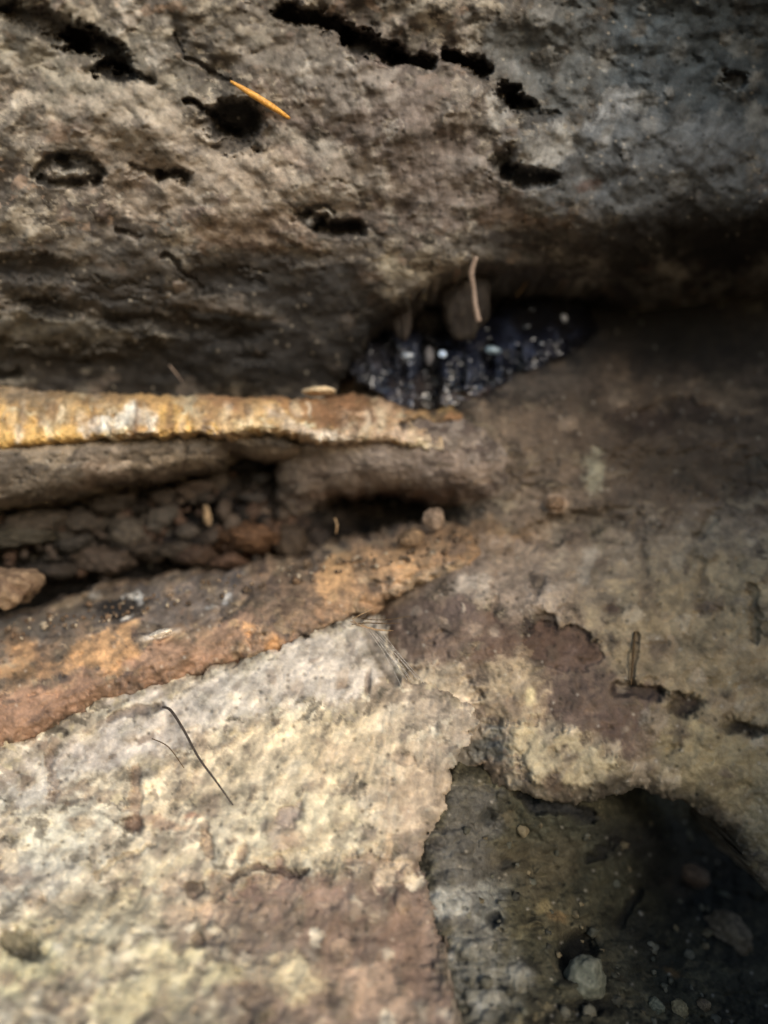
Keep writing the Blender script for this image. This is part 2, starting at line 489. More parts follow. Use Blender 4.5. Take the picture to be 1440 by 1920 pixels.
# ---- the overhanging upper face
ceil_strokes = [
    E(120, 90, 300, 90, 15, (112, 108, 92), a=.5), E(200, 190, 210, 60, 28, (150, 140, 116), a=.6),
    E(640, 160, 170, 110, 30, (112, 92, 80), a=.75), E(760, 280, 170, 110, 50, (112, 94, 84), a=.7),
    E(520, 80, 120, 60, 20, (120, 112, 98), a=.6), E(380, 330, 200, 80, 12, (158, 136, 110), a=.6),
    E(620, 330, 80, 50, 20, (165, 152, 132), a=.7), E(130, 250, 45, 22, 0, (140, 92, 56), a=.8),
    E(560, 300, 60, 14, 40, (110, 78, 60), a=.6), E(470, 420, 120, 40, 5, (140, 108, 86), a=.6),
    E(700, 200, 60, 30, 60, (125, 105, 94), a=.5),
    E(1020, 265, 52, 30, -30, (176, 172, 164), a=.8), E(1170, 195, 46, 16, -35, (160, 160, 160), a=.7),
    E(1000, 55, 80, 40, -30, (138, 138, 128), a=.55), E(900, 40, 40, 24, -20, (140, 134, 116), a=.6),
    E(760, 30, 40, 22, 0, (160, 150, 128), a=.6), E(1000, 405, 95, 26, -4, (132, 98, 64), a=.8),
    E(1250, 300, 180, 120, 0, (92, 92, 90), a=.5), E(1330, 120, 220, 150, 0, (88, 94, 98), a=.6),
    E(1180, 330, 90, 40, 20, (120, 116, 112), a=.5), E(820, 380, 110, 30, 0, (120, 102, 92), a=.55),
    E(700, 430, 80, 24, 10, (88, 78, 72), a=.6), E(740, 500, 36, 26, -20, (160, 148, 118), a=.65),
    E(690, 520, 60, 20, 10, (108, 98, 90), a=.6),
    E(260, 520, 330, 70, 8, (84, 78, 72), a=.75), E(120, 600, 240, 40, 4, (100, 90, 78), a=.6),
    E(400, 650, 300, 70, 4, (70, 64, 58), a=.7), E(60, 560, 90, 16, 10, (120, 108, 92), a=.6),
    E(380, 575, 36, 9, 0, (165, 142, 122), a=.7, j=.4), E(440, 580, 28, 10, 0, (150, 132, 112), a=.6, j=.4),
    E(170, 640, 70, 24, 0, (118, 100, 84), a=.55), E(60, 620, 80, 26, 0, (104, 100, 84), a=.6),
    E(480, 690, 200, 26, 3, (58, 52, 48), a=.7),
    E(845, 300, 10, 7, 30, (205, 195, 180), a=.9, j=.3), E(873, 350, 12, 9, 60, (200, 185, 165), a=.9, j=.3),
    E(560, 152, 9, 6, 30, (210, 208, 200), a=.9, j=.3), E(820, 415, 18, 5, 55, (170, 160, 150), a=.7, j=.3),
    E(1310, 366, 6, 10, 0, (200, 190, 180), a=.8, j=.2),
    E(545, 258, 22, 14, 30, (182, 170, 146), a=.7), E(440, 290, 30, 12, 20, (172, 152, 124), a=.6),
    E(330, 660, 520, 92, 3, (32, 29, 27), a=.92, brk=.3), E(600, 600, 170, 90, 0, (38, 37, 37), a=.85, brk=.45), E(150, 530, 260, 40, 4, (54, 50, 46), a=.75, brk=.5), E(480, 520, 160, 40, 4, (58, 55, 53), a=.7, brk=.5), E(-60, 650, 160, 50, 3, (70, 64, 52), a=.6), E(1330, 440, 230, 60, -6, (40, 35, 31), a=.9), E(1320, 100, 330, 210, 0, (70, 86, 98), a=.92, brk=.1), E(1200, 300, 260, 110, 0, (100, 106, 112), a=.85, brk=.2), E(1010, 120, 120, 110, 0, (104, 106, 104), a=.7), E(1150, 200, 60, 30, -30, (150, 154, 158), a=.7), E(1040, 270, 46, 30, -30, (176, 174, 168), a=.8), E(300, 290, 260, 110, 15, (166, 148, 126), a=.55, brk=.6), E(760, 230, 200, 160, 30, (128, 112, 102), a=.5),  # underside stains with painted shade; bluish dim sky light painted at upper right
    E(110, 622, 170, 30, 4, (104, 96, 80), a=.75, dz=-.006, brk=.6), E(60, 578, 110, 9, 6, (136, 122, 104), a=.6, dz=-.003), E(330, 560, 170, 12, 8, (112, 102, 92), a=.6, dz=-.003), E(120, 660, 120, 12, 2, (96, 86, 70), a=.6, dz=-.003), E(700, 540, 40, 24, -30, (140, 116, 96), a=.6), E(640, 500, 60, 26, 0, (118, 106, 94), a=.6), E(620, 150, 120, 60, 20, (140, 132, 120), a=.5), E(680, 330, 60, 30, 20, (156, 140, 122), a=.55), E(860, 330, 110, 60, 20, (136, 118, 106), a=.5),
    # pits and dark hollows in the face, shade in them also painted
    Ln([(30, 22), (90, 45), (150, 75)], 22, (48, 42, 38), dz=.008, a=.85, soft=.8, j=1.3), Ln([(140, 70), (190, 85), (225, 115)], 20, (40, 35, 32), dz=.012, a=.92, soft=.6, j=1.2),
    Ln([(195, 130), (240, 145)], 16, BLACK, dz=.012, a=.95, soft=.5, brk=.1), Ln([(240, 130), (285, 155)], 6, BLACK, a=.85, dz=.004, j=.6), Ln([(130, 60), (180, 62)], 10, (84, 72, 62), a=.6),
    Ln([(535, 24), (590, 34), (650, 64)], 15, BLACK, dz=.012, a=.95, soft=.6, brk=.15, j=1.1), Ln([(650, 66), (710, 98), (745, 108)], 19, BLACK, dz=.016, a=.97, soft=.5, brk=.1, j=1.1), Ln([(740, 106), (805, 118)], 9, BLACK, dz=.010, a=.95, soft=.5, j=.9),
    Ln([(838, 104), (880, 117), (905, 132)], 14, BLACK, dz=.014, a=.95, soft=.5, brk=.1, j=.9),
    E(955, 178, 22, 22, 20, (34, 31, 29), dz=.012, a=.95, soft=.4, brk=.1), E(978, 198, 28, 20, 20, (34, 31, 29), dz=.010, a=.95, soft=.4, brk=.1), Ln([(990, 228), (1045, 210)], 9, (52, 48, 46), dz=.004, a=.75, soft=.7),
    E(945, 305, 22, 26, 20, (36, 35, 38), dz=.010, a=.9, soft=.6), Ln([(960, 325), (985, 338), (1025, 332)], 15, (32, 32, 36), dz=.010, a=.93, soft=.6, brk=.15, j=.9),
    E(445, 222, 46, 38, 10, (40, 38, 37), dz=.011, a=.97, soft=.3, brk=.08, j=.8), E(410, 240, 36, 14, 12, (46, 43, 41), dz=.006, a=.9, soft=.5), Ln([(350, 190), (400, 218)], 8, (36, 32, 30), a=.9, dz=.004, j=.7),
    E(440, 275, 34, 16, 0, (62, 58, 56), dz=.004, a=.8, soft=.5), Ln([(330, 285), (400, 285)], 9, (88, 80, 74), a=.5),
    Ln([(68, 332), (90, 305), (120, 303)], 12, (52, 50, 47), dz=.004, a=.9, soft=.5, j=.7), Ln([(120, 303), (155, 300), (182, 330)], 15, (44, 42, 40), dz=.005, a=.93, soft=.45, j=.7), Ln([(75, 338), (125, 346), (182, 338)], 7, (50, 47, 44), dz=.003, a=.85, soft=.5, j=.6),
    E(128, 324, 26, 9, 0, (156, 150, 136), a=.6, j=.4),
    Ln([(250, 320), (300, 324)], 8, (72, 60, 52), dz=.003, a=.75, soft=.7), Ln([(300, 324), (348, 332)], 11, (46, 40, 36), dz=.006, a=.9, soft=.55, j=.8),
    Ln([(560, 406), (590, 418)], 13, (44, 42, 40), dz=.006, a=.9, soft=.6), Ln([(600, 424), (668, 430)], 14, (34, 31, 30), dz=.011, a=.95, soft=.5, brk=.1, j=.8),
    Ln([(570, 402), (600, 386), (628, 397)], 6, (60, 58, 55), a=.8, dz=.003, j=.6), Ln([(535, 370), (550, 385)], 7, (66, 54, 48), a=.75),
    E(586, 414, 12, 7, 0, (190, 185, 180), a=.95, j=.3), E(618, 397, 8, 5, 30, (170, 165, 155), a=.8, j=.3),
    Ln([(215, 430), (260, 450)], 5, (70, 58, 50), a=.8, dz=.003, j=.6), Ln([(310, 480), (345, 510), (375, 540)], 6, (60, 53, 48), a=.8, dz=.004, j=.8),
    Ln([(325, 70), (345, 105), (395, 135), (430, 152)], 5, (74, 66, 60), a=.8, dz=.002, j=.6), E(330, 82, 16, 14, 0, (80, 74, 68), a=.7, dz=.002),
    E(905, 15, 26, 18, 0, (74, 70, 66), a=.6), E(1030, 20, 26, 30, 20, (78, 76, 74), a=.6),
    E(1375, 148, 22, 16, 0, (56, 58, 58), a=.8, dz=.004), E(1110, 344, 22, 9, -10, (92, 64, 52), a=.75),
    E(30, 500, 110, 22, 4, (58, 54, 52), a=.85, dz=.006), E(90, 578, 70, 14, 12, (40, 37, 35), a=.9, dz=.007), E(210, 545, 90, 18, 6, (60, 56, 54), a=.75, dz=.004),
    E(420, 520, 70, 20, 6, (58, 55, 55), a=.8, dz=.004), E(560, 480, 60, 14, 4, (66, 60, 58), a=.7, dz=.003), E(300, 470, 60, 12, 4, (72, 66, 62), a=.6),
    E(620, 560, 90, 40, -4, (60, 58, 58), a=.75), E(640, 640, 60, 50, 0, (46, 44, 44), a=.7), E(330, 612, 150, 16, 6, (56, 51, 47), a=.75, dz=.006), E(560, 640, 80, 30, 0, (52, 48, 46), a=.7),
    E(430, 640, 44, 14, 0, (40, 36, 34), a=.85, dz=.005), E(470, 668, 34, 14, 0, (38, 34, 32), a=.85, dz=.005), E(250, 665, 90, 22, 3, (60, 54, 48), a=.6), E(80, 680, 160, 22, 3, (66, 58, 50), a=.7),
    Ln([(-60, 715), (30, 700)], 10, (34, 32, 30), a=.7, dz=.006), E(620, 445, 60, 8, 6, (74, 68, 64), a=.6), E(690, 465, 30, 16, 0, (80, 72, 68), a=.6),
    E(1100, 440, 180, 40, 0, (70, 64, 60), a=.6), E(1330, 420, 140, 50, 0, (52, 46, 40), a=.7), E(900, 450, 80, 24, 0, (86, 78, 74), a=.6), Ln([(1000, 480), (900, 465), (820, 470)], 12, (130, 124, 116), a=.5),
]
ceil_ctrl = [(-600, -500, .27), (300, -600, .26), (1100, -600, .27), (2000, -500, .28), (-300, 0, .35), (200, 0, .35), (720, 0, .36), (1100, 0, .375), (1440, 0, .385),
             (1800, 0, .36), (-300, 250, .375), (200, 250, .375), (720, 250, .39), (1100, 250, .41), (1440, 250, .43), (1900, 250, .40),
             (-300, 450, .41), (200, 450, .41), (600, 450, .425), (900, 450, .44), (1200, 420, .44), (1440, 400, .435), (1900, 400, .42),
             (-300, 600, .45), (200, 600, .455), (600, 600, .475), (900, 530, .475), (1190, 490, .475), (1440, 470, .485), (1190, 570, .58), (1440, 560, .60), (1440, 650, .68), (1200, 650, .66), (1900, 480, .49), (1900, 600, .62), 
             (-300, 780, .52), (200, 780, .52), (600, 780, .53), (900, 620, .52)]
ceil_out = [(-700, -700), (2100, -700), (2100, 660), (1640, 660), (1440, 660), (1250, 650), (1170, 590), (1110, 540), (1000, 520), (930, 512), (880, 505), (820, 528), (775, 560), (740, 590),
            (700, 610), (660, 680), (600, 800), (-700, 800)]
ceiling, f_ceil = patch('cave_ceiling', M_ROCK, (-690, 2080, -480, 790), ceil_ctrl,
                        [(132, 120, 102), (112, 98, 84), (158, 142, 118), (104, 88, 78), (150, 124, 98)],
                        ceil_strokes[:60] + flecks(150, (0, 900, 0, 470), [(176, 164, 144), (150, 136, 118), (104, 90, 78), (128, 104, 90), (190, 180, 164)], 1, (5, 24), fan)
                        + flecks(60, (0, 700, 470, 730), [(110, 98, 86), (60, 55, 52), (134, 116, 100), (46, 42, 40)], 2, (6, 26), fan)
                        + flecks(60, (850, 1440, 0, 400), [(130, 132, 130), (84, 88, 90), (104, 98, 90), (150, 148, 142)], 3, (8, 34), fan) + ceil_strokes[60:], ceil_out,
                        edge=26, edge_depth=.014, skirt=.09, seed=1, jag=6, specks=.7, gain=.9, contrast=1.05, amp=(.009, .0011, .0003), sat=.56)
tag(ceiling, 'mottled grey brown rock overhang with black pits above the dark crevice', kind='structure')

shelf_ctrl = [(-300, 1220, .455), (0, 1170, .455), (250, 1100, .462), (500, 1050, .475), (700, 1000, .48), (900, 990, .468), (1000, 1030, .455), (-300, 1350, .396), (0, 1280, .398), (250, 1195, .406), (500, 1135, .416), (700, 1080, .430), (850, 1060, .44),
              (-300, 1500, .388), (0, 1410, .392), (250, 1300, .398), (500, 1230, .407), (690, 1160, .418), (850, 1090, .43)]
slab_ctrl = [(-300, 1480, .395), (0, 1390, .40), (250, 1290, .405), (500, 1220, .41), (700, 1150, .425), (850, 1300, .395), (-300, 1650, .355), (100, 1500, .372), (400, 1420, .378), (650, 1350, .385), (850, 1450, .375), (-300, 1800, .325), (100, 1700, .335), (400, 1650, .34), (700, 1600, .35),
             (-300, 2000, .29), (100, 1900, .30), (400, 1900, .30), (800, 1900, .31), (-300, 2300, .25), (400, 2300, .245), (800, 2300, .25), (830, 1650, .355)]
F_SHELF, F_SLAB = rbf(shelf_ctrl), rbf(slab_ctrl)

# ---- the wall behind and to the right
wall_strokes = [
    E(1290, 700, 330, 210, 0, (62, 51, 42), a=.85, brk=.25), E(1250, 600, 300, 90, 0, (48, 40, 34), a=.8), E(1360, 860, 150, 90, 0, (66, 56, 44), a=.7), E(930, 600, 260, 110, -6, (26, 24, 24), a=.95, soft=.6), E(900, 700, 170, 70, -14, (38, 36, 38), a=.85), E(1060, 650, 110, 60, 0, (44, 40, 38), a=.8), E(690, 965, 210, 60, 0, (22, 18, 16), a=.95),  # painted shade of recess, pocket and black gap, besides seep stain
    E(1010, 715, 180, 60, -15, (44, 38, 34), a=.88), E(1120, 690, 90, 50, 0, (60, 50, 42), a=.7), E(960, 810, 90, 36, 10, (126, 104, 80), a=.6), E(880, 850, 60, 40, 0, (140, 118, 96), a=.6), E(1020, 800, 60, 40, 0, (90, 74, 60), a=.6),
    E(1250, 820, 260, 140, 0, (96, 78, 60), a=.6), E(1120, 880, 22, 34, 0, (160, 152, 122), a=.85, j=.5),
    E(960, 860, 110, 60, 20, (108, 90, 72), a=.5), E(900, 860, 40, 20, 0, (130, 112, 96), a=.5),
    E(1210, 790, 60, 26, 0, (60, 46, 38), a=.8, dz=.008), E(1300, 770, 60, 18, 10, (62, 48, 40), a=.7, dz=.006), E(1340, 740, 120, 24, 0, (122, 100, 76), a=.6),
    E(1330, 880, 150, 40, 5, (74, 62, 48), a=.6, dz=.004),
    E(1060, 990, 110, 22, -15, (66, 56, 46), a=.7, dz=.008), E(1120, 960, 90, 20, -10, (86, 72, 58), a=.6),
    E(920, 1025, 95, 38, 0, (136, 102, 62), a=.75), E(960, 1060, 50, 20, 0, (138, 108, 68), a=.6), E(860, 1020, 70, 40, 0, (134, 108, 80), a=.6),
    E(1040, 945, 20, 16, 0, (170, 138, 106), a=.7, dz=-.004, j=.4), E(1000, 975, 40, 26, 0, (130, 106, 80), a=.6, dz=-.003),
    E(1010, 1090, 170, 70, 5, (146, 126, 106), a=.75), E(1240, 1080, 200, 90, 10, (140, 124, 100), a=.7), E(1320, 1010, 130, 60, 0, (128, 114, 96), a=.6),
    E(890, 1105, 40, 26, 0, (178, 160, 138), a=.8, dz=-.003), E(1030, 1120, 40, 36, 0, (160, 142, 122), a=.6, dz=-.004),
    E(1100, 1065, 20, 40, 0, (160, 148, 130), a=.6, j=.5), E(1330, 1250, 220, 200, 20, (146, 126, 88), a=.75),
    E(1330, 1480, 200, 120, 20, (138, 122, 82), a=.7),
    Ln([(1003, 1075), (1003, 1150)], 7, (84, 70, 58), a=.7, dz=.0016, soft=.95, j=1.6), Ln([(928, 1070), (925, 1160)], 7, (110, 88, 68), a=.6, dz=.002, soft=.9, j=.8),
    Ln([(1200, 980), (1205, 1060), (1220, 1140)], 11, (72, 60, 50), a=.6, dz=.0022, soft=.95, j=1.6), Ln([(1300, 1000), (1315, 1080), (1322, 1150)], 7, (84, 74, 58), a=.8, dz=.0016, soft=.95, j=1.6),
    Ln([(1410, 1100), (1420, 1200)], 9, (90, 80, 60), a=.7, dz=.004), Ln([(1340, 960), (1310, 1010)], 9, (90, 80, 66), a=.6, dz=.003),
    E(1148, 1140, 18, 9, 0, (70, 48, 40), a=.8, dz=.003, j=.4),
    dict(p=[(985, 1185), (1010, 1165), (1080, 1175), (1130, 1210), (1125, 1250), (1060, 1260), (985, 1235)], c=(86, 62, 48), a=.9, w=10, dz=.003),
    Ln([(985, 1180), (1010, 1166), (1075, 1172), (1120, 1205)], 6, (42, 32, 28), a=.85, dz=.0016, soft=.95, j=1.6),
    E(930, 1200, 50, 36, 0, (96, 70, 54), a=.8), E(800, 1190, 110, 56, 0, (104, 84, 70), a=.9), E(860, 1160, 40, 26, 0, (88, 72, 66), a=.6),
    E(1100, 1320, 130, 80, 20, (96, 76, 64), a=.85), E(1180, 1370, 60, 50, 0, (86, 66, 56), a=.7),
    E(820, 1290, 70, 44, 0, (176, 158, 128), a=.8, dz=-.004), E(850, 1330, 50, 36, 0, (170, 150, 122), a=.6),
    E(960, 1300, 56, 66, 0, (168, 146, 110), a=.75, dz=-.003), E(995, 1305, 10, 16, 10, (206, 186, 130), a=.9, j=.3),
    E(1050, 1420, 130, 50, 20, (166, 150, 112), a=.85, dz=-.005), E(1210, 1430, 40, 50, 0, (138, 118, 92), a=.6),
    E(915, 1390, 44, 34, 0, (82, 82, 76), a=.9, dz=.004), E(870, 1390, 30, 40, 0, (108, 104, 94), a=.6), E(930, 1395, 16, 12, 0, (62, 64, 64), a=.8),
    Ln([(1160, 1290), (1230, 1300)], 12, (60, 48, 42), a=.85, dz=.008, j=.7), E(1285, 1326, 32, 18, -10, (48, 34, 28), a=.92, dz=.008, soft=.5, j=1.1),
    Ln([(1240, 1300), (1268, 1310)], 7, (70, 58, 44), a=.7, dz=.003), E(1395, 1368, 36, 13, 8, (36, 30, 24), a=.95, dz=.008, soft=.5, j=.8),
    E(1310, 1280, 30, 12, 0, (120, 104, 74), a=.6), E(1310, 1590, 60, 60, 0, (128, 110, 76), a=.5),
    Ln([(1196, 1190), (1188, 1240), (1182, 1280)], 5, (84, 68, 46), a=.7, dz=.003, j=.3),
    E(1290, 1190, 10, 12, 0, (100, 80, 50), a=.7), E(1420, 880, 30, 20, 0, (78, 72, 60), a=.6),
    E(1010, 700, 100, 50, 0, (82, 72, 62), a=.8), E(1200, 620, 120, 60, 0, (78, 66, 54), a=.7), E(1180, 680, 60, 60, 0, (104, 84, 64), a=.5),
    # the edge above the hollow at the lower right
    E(1230, 1500, 110, 40, 18, (70, 56, 46), a=.85), E(1340, 1570, 70, 50, 50, (60, 46, 38), a=.8), E(1160, 1490, 50, 24, 10, (88, 80, 64), a=.7),
]
wall_strokes += [Ln([(930, 1465), (1080, 1498), (1200, 1462), (1320, 1508), (1400, 1600)], 20, (72, 64, 50), a=.8, soft=.95, brk=.5), E(1190, 620, 170, 80, 0, (28, 25, 23), a=.85), E(1010, 640, 120, 60, 0, (24, 23, 24), a=.8)]  # last two patches put the shade of the recess into the colour
wall_flecks = (flecks(70, (880, 1440, 980, 1480), [(160, 142, 116), (96, 78, 62), (134, 112, 84), (84, 68, 56), (178, 160, 130)], 5, (6, 28), lambda u, v: 80)
               + flecks(50, (900, 1440, 680, 980), [(110, 92, 74), (60, 50, 42), (128, 108, 86), (76, 62, 50)], 6, (6, 28), lambda u, v: 10)
               + flecks(40, (680, 980, 1100, 1420), [(176, 156, 130), (100, 82, 68), (150, 128, 104), (84, 70, 60)], 7, (6, 24), lambda u, v: 60))
wall_ctrl = [(500, 420, .60), (800, 420, .60), (500, 700, .57), (700, 640, .54), (900, 560, .56), (1050, 580, .575), (1200, 580, .59), (1440, 540, .58), (1800, 480, .52),
             (700, 760, .54), (850, 790, .497), (1000, 760, .48), (1200, 720, .515), (1440, 700, .515), (1800, 700, .46),
             (950, 900, .48), (1150, 900, .47), (1440, 900, .465), (1800, 900, .40),
             (600, 950, .63), (780, 965, .60), (870, 960, .51), (850, 1030, .49), (1200, 1000, .465), (1440, 1000, .45), (760, 1100, .46), (850, 880, .49), (650, 860, .58), (950, 1120, .425), (1200, 1100, .435), (1440, 1100, .43), (1800, 1100, .37),
             (690, 1230, .44), (1100, 1250, .41), (1440, 1250, .41), (840, 1480, .41), (1000, 1400, .385), (1250, 1400, .395), (1440, 1400, .40), (1800, 1400, .34),
             (800, 1600, .43), (900, 1600, .39), (1200, 1600, .395), (1440, 1620, .40), (1440, 1800, .40), (1800, 1700, .33), (2300, 500, .28), (2300, 1100, .25), (2300, 1700, .24), (2300, 100, .3)]
wall_ctrl += [(u, v, float(F_SLAB(u, v)) + .012) for u, v in ((740, 1240), (790, 1285), (850, 1300), (885, 1340), (875, 1400))]
wall_ctrl += [(u, v, float(F_SHELF(u, v)) + .006) for u, v in ((960, 1000), (960, 1050), (900, 1030), (890, 1076), (800, 1100), (870, 990))]
wall_out = [(480, 380), (2300, 200), (2300, 1760), (1500, 1720), (1440, 1680), (1400, 1620), (1370, 1560), (1300, 1515), (1200, 1480), (1130, 1500), (1080, 1512), (1000, 1500), (930, 1475), (905, 1440), (870, 1440), (760, 1700),
            (600, 1500), (600, 1100), (680, 1000), (480, 900)]
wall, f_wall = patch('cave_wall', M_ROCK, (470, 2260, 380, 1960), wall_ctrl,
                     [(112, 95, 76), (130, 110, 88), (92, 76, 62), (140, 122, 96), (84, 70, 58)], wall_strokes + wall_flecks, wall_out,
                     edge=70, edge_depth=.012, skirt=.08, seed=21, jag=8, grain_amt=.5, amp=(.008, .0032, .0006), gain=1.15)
tag(wall, 'dim brown rock wall with upright flutes right of the crevice', kind='structure')

# ---- floor of the crevice, gritty; its shade is put into the dark colours
crev_ctrl = [(-300, 820, .60), (300, 820, .58), (900, 840, .54), (-300, 940, .53), (100, 930, .535), (400, 880, .55), (650, 900, .57), (700, 980, .60), (850, 950, .56),
             (-300, 1050, .50), (100, 1040, .505), (400, 1000, .515), (560, 1010, .53), (-300, 1180, .53), (100, 1150, .54), (400, 1080, .53), (650, 1040, .56), (850, 1050, .58)]
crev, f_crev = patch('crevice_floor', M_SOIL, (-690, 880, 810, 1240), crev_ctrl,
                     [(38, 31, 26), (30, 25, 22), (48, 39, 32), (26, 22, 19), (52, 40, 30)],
                     [E(460, 880, 130, 40, 0, (30, 27, 25), a=.7), Ln([(-200, 990), (0, 962), (200, 925), (400, 880)], 18, (22, 19, 17), a=.9, dz=.02), Ln([(-200, 1080), (0, 1050), (150, 1025), (330, 965), (420, 960)], 13, (22, 19, 17), a=.9, dz=.03), Ln([(-200, 1190), (0, 1150), (130, 1105), (300, 1062), (480, 1046), (600, 1035)], 20, (20, 17, 15), a=.9, dz=.03), E(470, 1010, 90, 30, 0, (110, 76, 50), a=.6), E(40, 990, 200, 60, 0, (74, 66, 54), a=.6)],  # near black lines: painted shadow gaps between the stone rows
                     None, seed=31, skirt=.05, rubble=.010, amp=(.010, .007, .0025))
tag(crev, 'dark gritty floor at the back of the long crevice', kind='structure')

# ---- hollow at the lower right: green grey ground, shade painted dark into its right end
hol_ctrl = [(700, 1380, .46), (1200, 1480, .49), (1400, 1560, .53), (1600, 1560, .55), (960, 1600, .40), (1050, 1600, .42), (1200, 1620, .46),
            (1350, 1650, .51), (1460, 1700, .52), (950, 1750, .36), (1050, 1750, .385), (1200, 1760, .42), (1350, 1760, .45), (1460, 1800, .46), 
            (950, 1920, .327), (1100, 1920, .35), (1250, 1920, .375), (1440, 1920, .41), (800, 2300, .25), (1200, 2300, .26), (1700, 2300, .28), (1700, 1900, .45)]
hol_ctrl += [(u, v, float(F_SLAB(u, v)) + .0075) for u, v in ((840, 1520), (800, 1580), (800, 1640), (820, 1700), (835, 1780), (852, 1880), (865, 2000))]
hol_ctrl += [(u, v, float(f_wall(u, v)) + .014) for u, v in ((900, 1440), (960, 1490), (1040, 1510), (1110, 1505))]
hol_ctrl += [(u, v, float(F_SLAB(u, v)) + .03) for u, v in ((720, 1600), (730, 1720), (740, 1850), (750, 2000))]
hol_strokes = [
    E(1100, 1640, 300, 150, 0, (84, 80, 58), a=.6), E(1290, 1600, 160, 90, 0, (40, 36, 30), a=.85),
    E(880, 1650, 70, 160, -8, (124, 120, 114), a=.75), E(870, 1560, 50, 70, 0, (106, 102, 94), a=.6), E(900, 1850, 70, 100, 10, (140, 138, 128), a=.8),
    E(840, 1690, 26, 20, 0, (190, 188, 178), a=.8), E(920, 1690, 34, 34, 0, (150, 150, 142), a=.7), E(980, 1830, 24, 22, 0, (190, 186, 172), a=.8, dz=-.003),
    E(905, 1880, 30, 16, 0, (184, 182, 172), a=.6), E(845, 1800, 12, 12, 0, (190, 186, 176), a=.7),
    E(1060, 1650, 120, 130, 0, (92, 88, 68), a=.7), E(1080, 1560, 120, 50, 10, (84, 84, 70), a=.7), E(1070, 1720, 70, 40, 20, (120, 108, 80), a=.6),
    E(1020, 1700, 14, 12, 0, (190, 170, 120), a=.8, j=.4), E(1045, 1720, 20, 9, 20, (160, 132, 90), a=.7, j=.4),
    E(1000, 1620, 80, 50, 0, (100, 86, 66), a=.4), E(925, 1725, 12, 14, 0, (40, 42, 44), a=.9, dz=.008, j=.3),
    Ln([(985, 1490), (1000, 1510), (1060, 1515), (1110, 1530)], 14, (44, 44, 46), a=.9, dz=.008, j=.6),
    E(1000, 1490, 14, 14, 0, (36, 40, 40), a=.9, dz=.006, j=.3), E(915, 1530, 12, 16, 20, (50, 52, 50), a=.8, dz=.004, j=.3),
    Ln([(1110, 1610), (1160, 1580)], 9, (38, 36, 36), a=.8, dz=.006), Ln([(1160, 1730), (1200, 1670)], 8, (30, 28, 28), a=.8, dz=.006, j=.4),
    E(950, 1620, 14, 9, -20, (46, 46, 44), a=.8, dz=.004, j=.3), E(820, 1560, 24, 9, -10, (70, 66, 62), a=.7, dz=.003), E(815, 1585, 20, 7, -10, (80, 74, 68), a=.7),
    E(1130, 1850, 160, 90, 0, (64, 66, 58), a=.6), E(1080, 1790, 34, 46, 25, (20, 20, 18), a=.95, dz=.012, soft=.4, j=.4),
    E(1110, 1885, 50, 18, 0, (26, 26, 24), a=.9, dz=.006, j=.4), E(1260, 1820, 20, 10, 20, (120, 90, 50), a=.6),  # first patch paints the shadow below the largest stone
    E(1090, 1660, 22, 40, 0, (60, 60, 50), a=.6), E(1190, 1575, 30, 20, 10, (70, 66, 60), a=.5), E(1270, 1640, 30, 20, 0, (92, 74, 58), a=.6), E(1360, 1690, 130, 70, 0, (26, 24, 22), a=.9), E(1260, 1600, 120, 40, 10, (44, 40, 36), a=.7), E(1400, 1850, 90, 120, 0, (40, 38, 32), a=.7), E(1230, 1760, 70, 40, 0, (50, 48, 42), a=.6),  # dark right end: shade under the wall edge put into the colour
]
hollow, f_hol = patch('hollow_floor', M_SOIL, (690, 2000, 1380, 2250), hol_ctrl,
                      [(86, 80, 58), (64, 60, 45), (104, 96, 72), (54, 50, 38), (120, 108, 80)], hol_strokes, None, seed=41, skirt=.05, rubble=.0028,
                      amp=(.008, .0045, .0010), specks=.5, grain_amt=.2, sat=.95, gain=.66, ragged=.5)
tag(hollow, 'grey green gritty ground in the shaded hollow at lower right', kind='structure')

# ---- ochre ledge: a thing with a crusted front and a grey underside
def holder(name, at, label, cat, group=None):
    o = bpy.data.objects.new(name, None)
    o.empty_display_size = 0.02
    COL.objects.link(o)
    o.location = at
    return tag(o, label, cat, group)


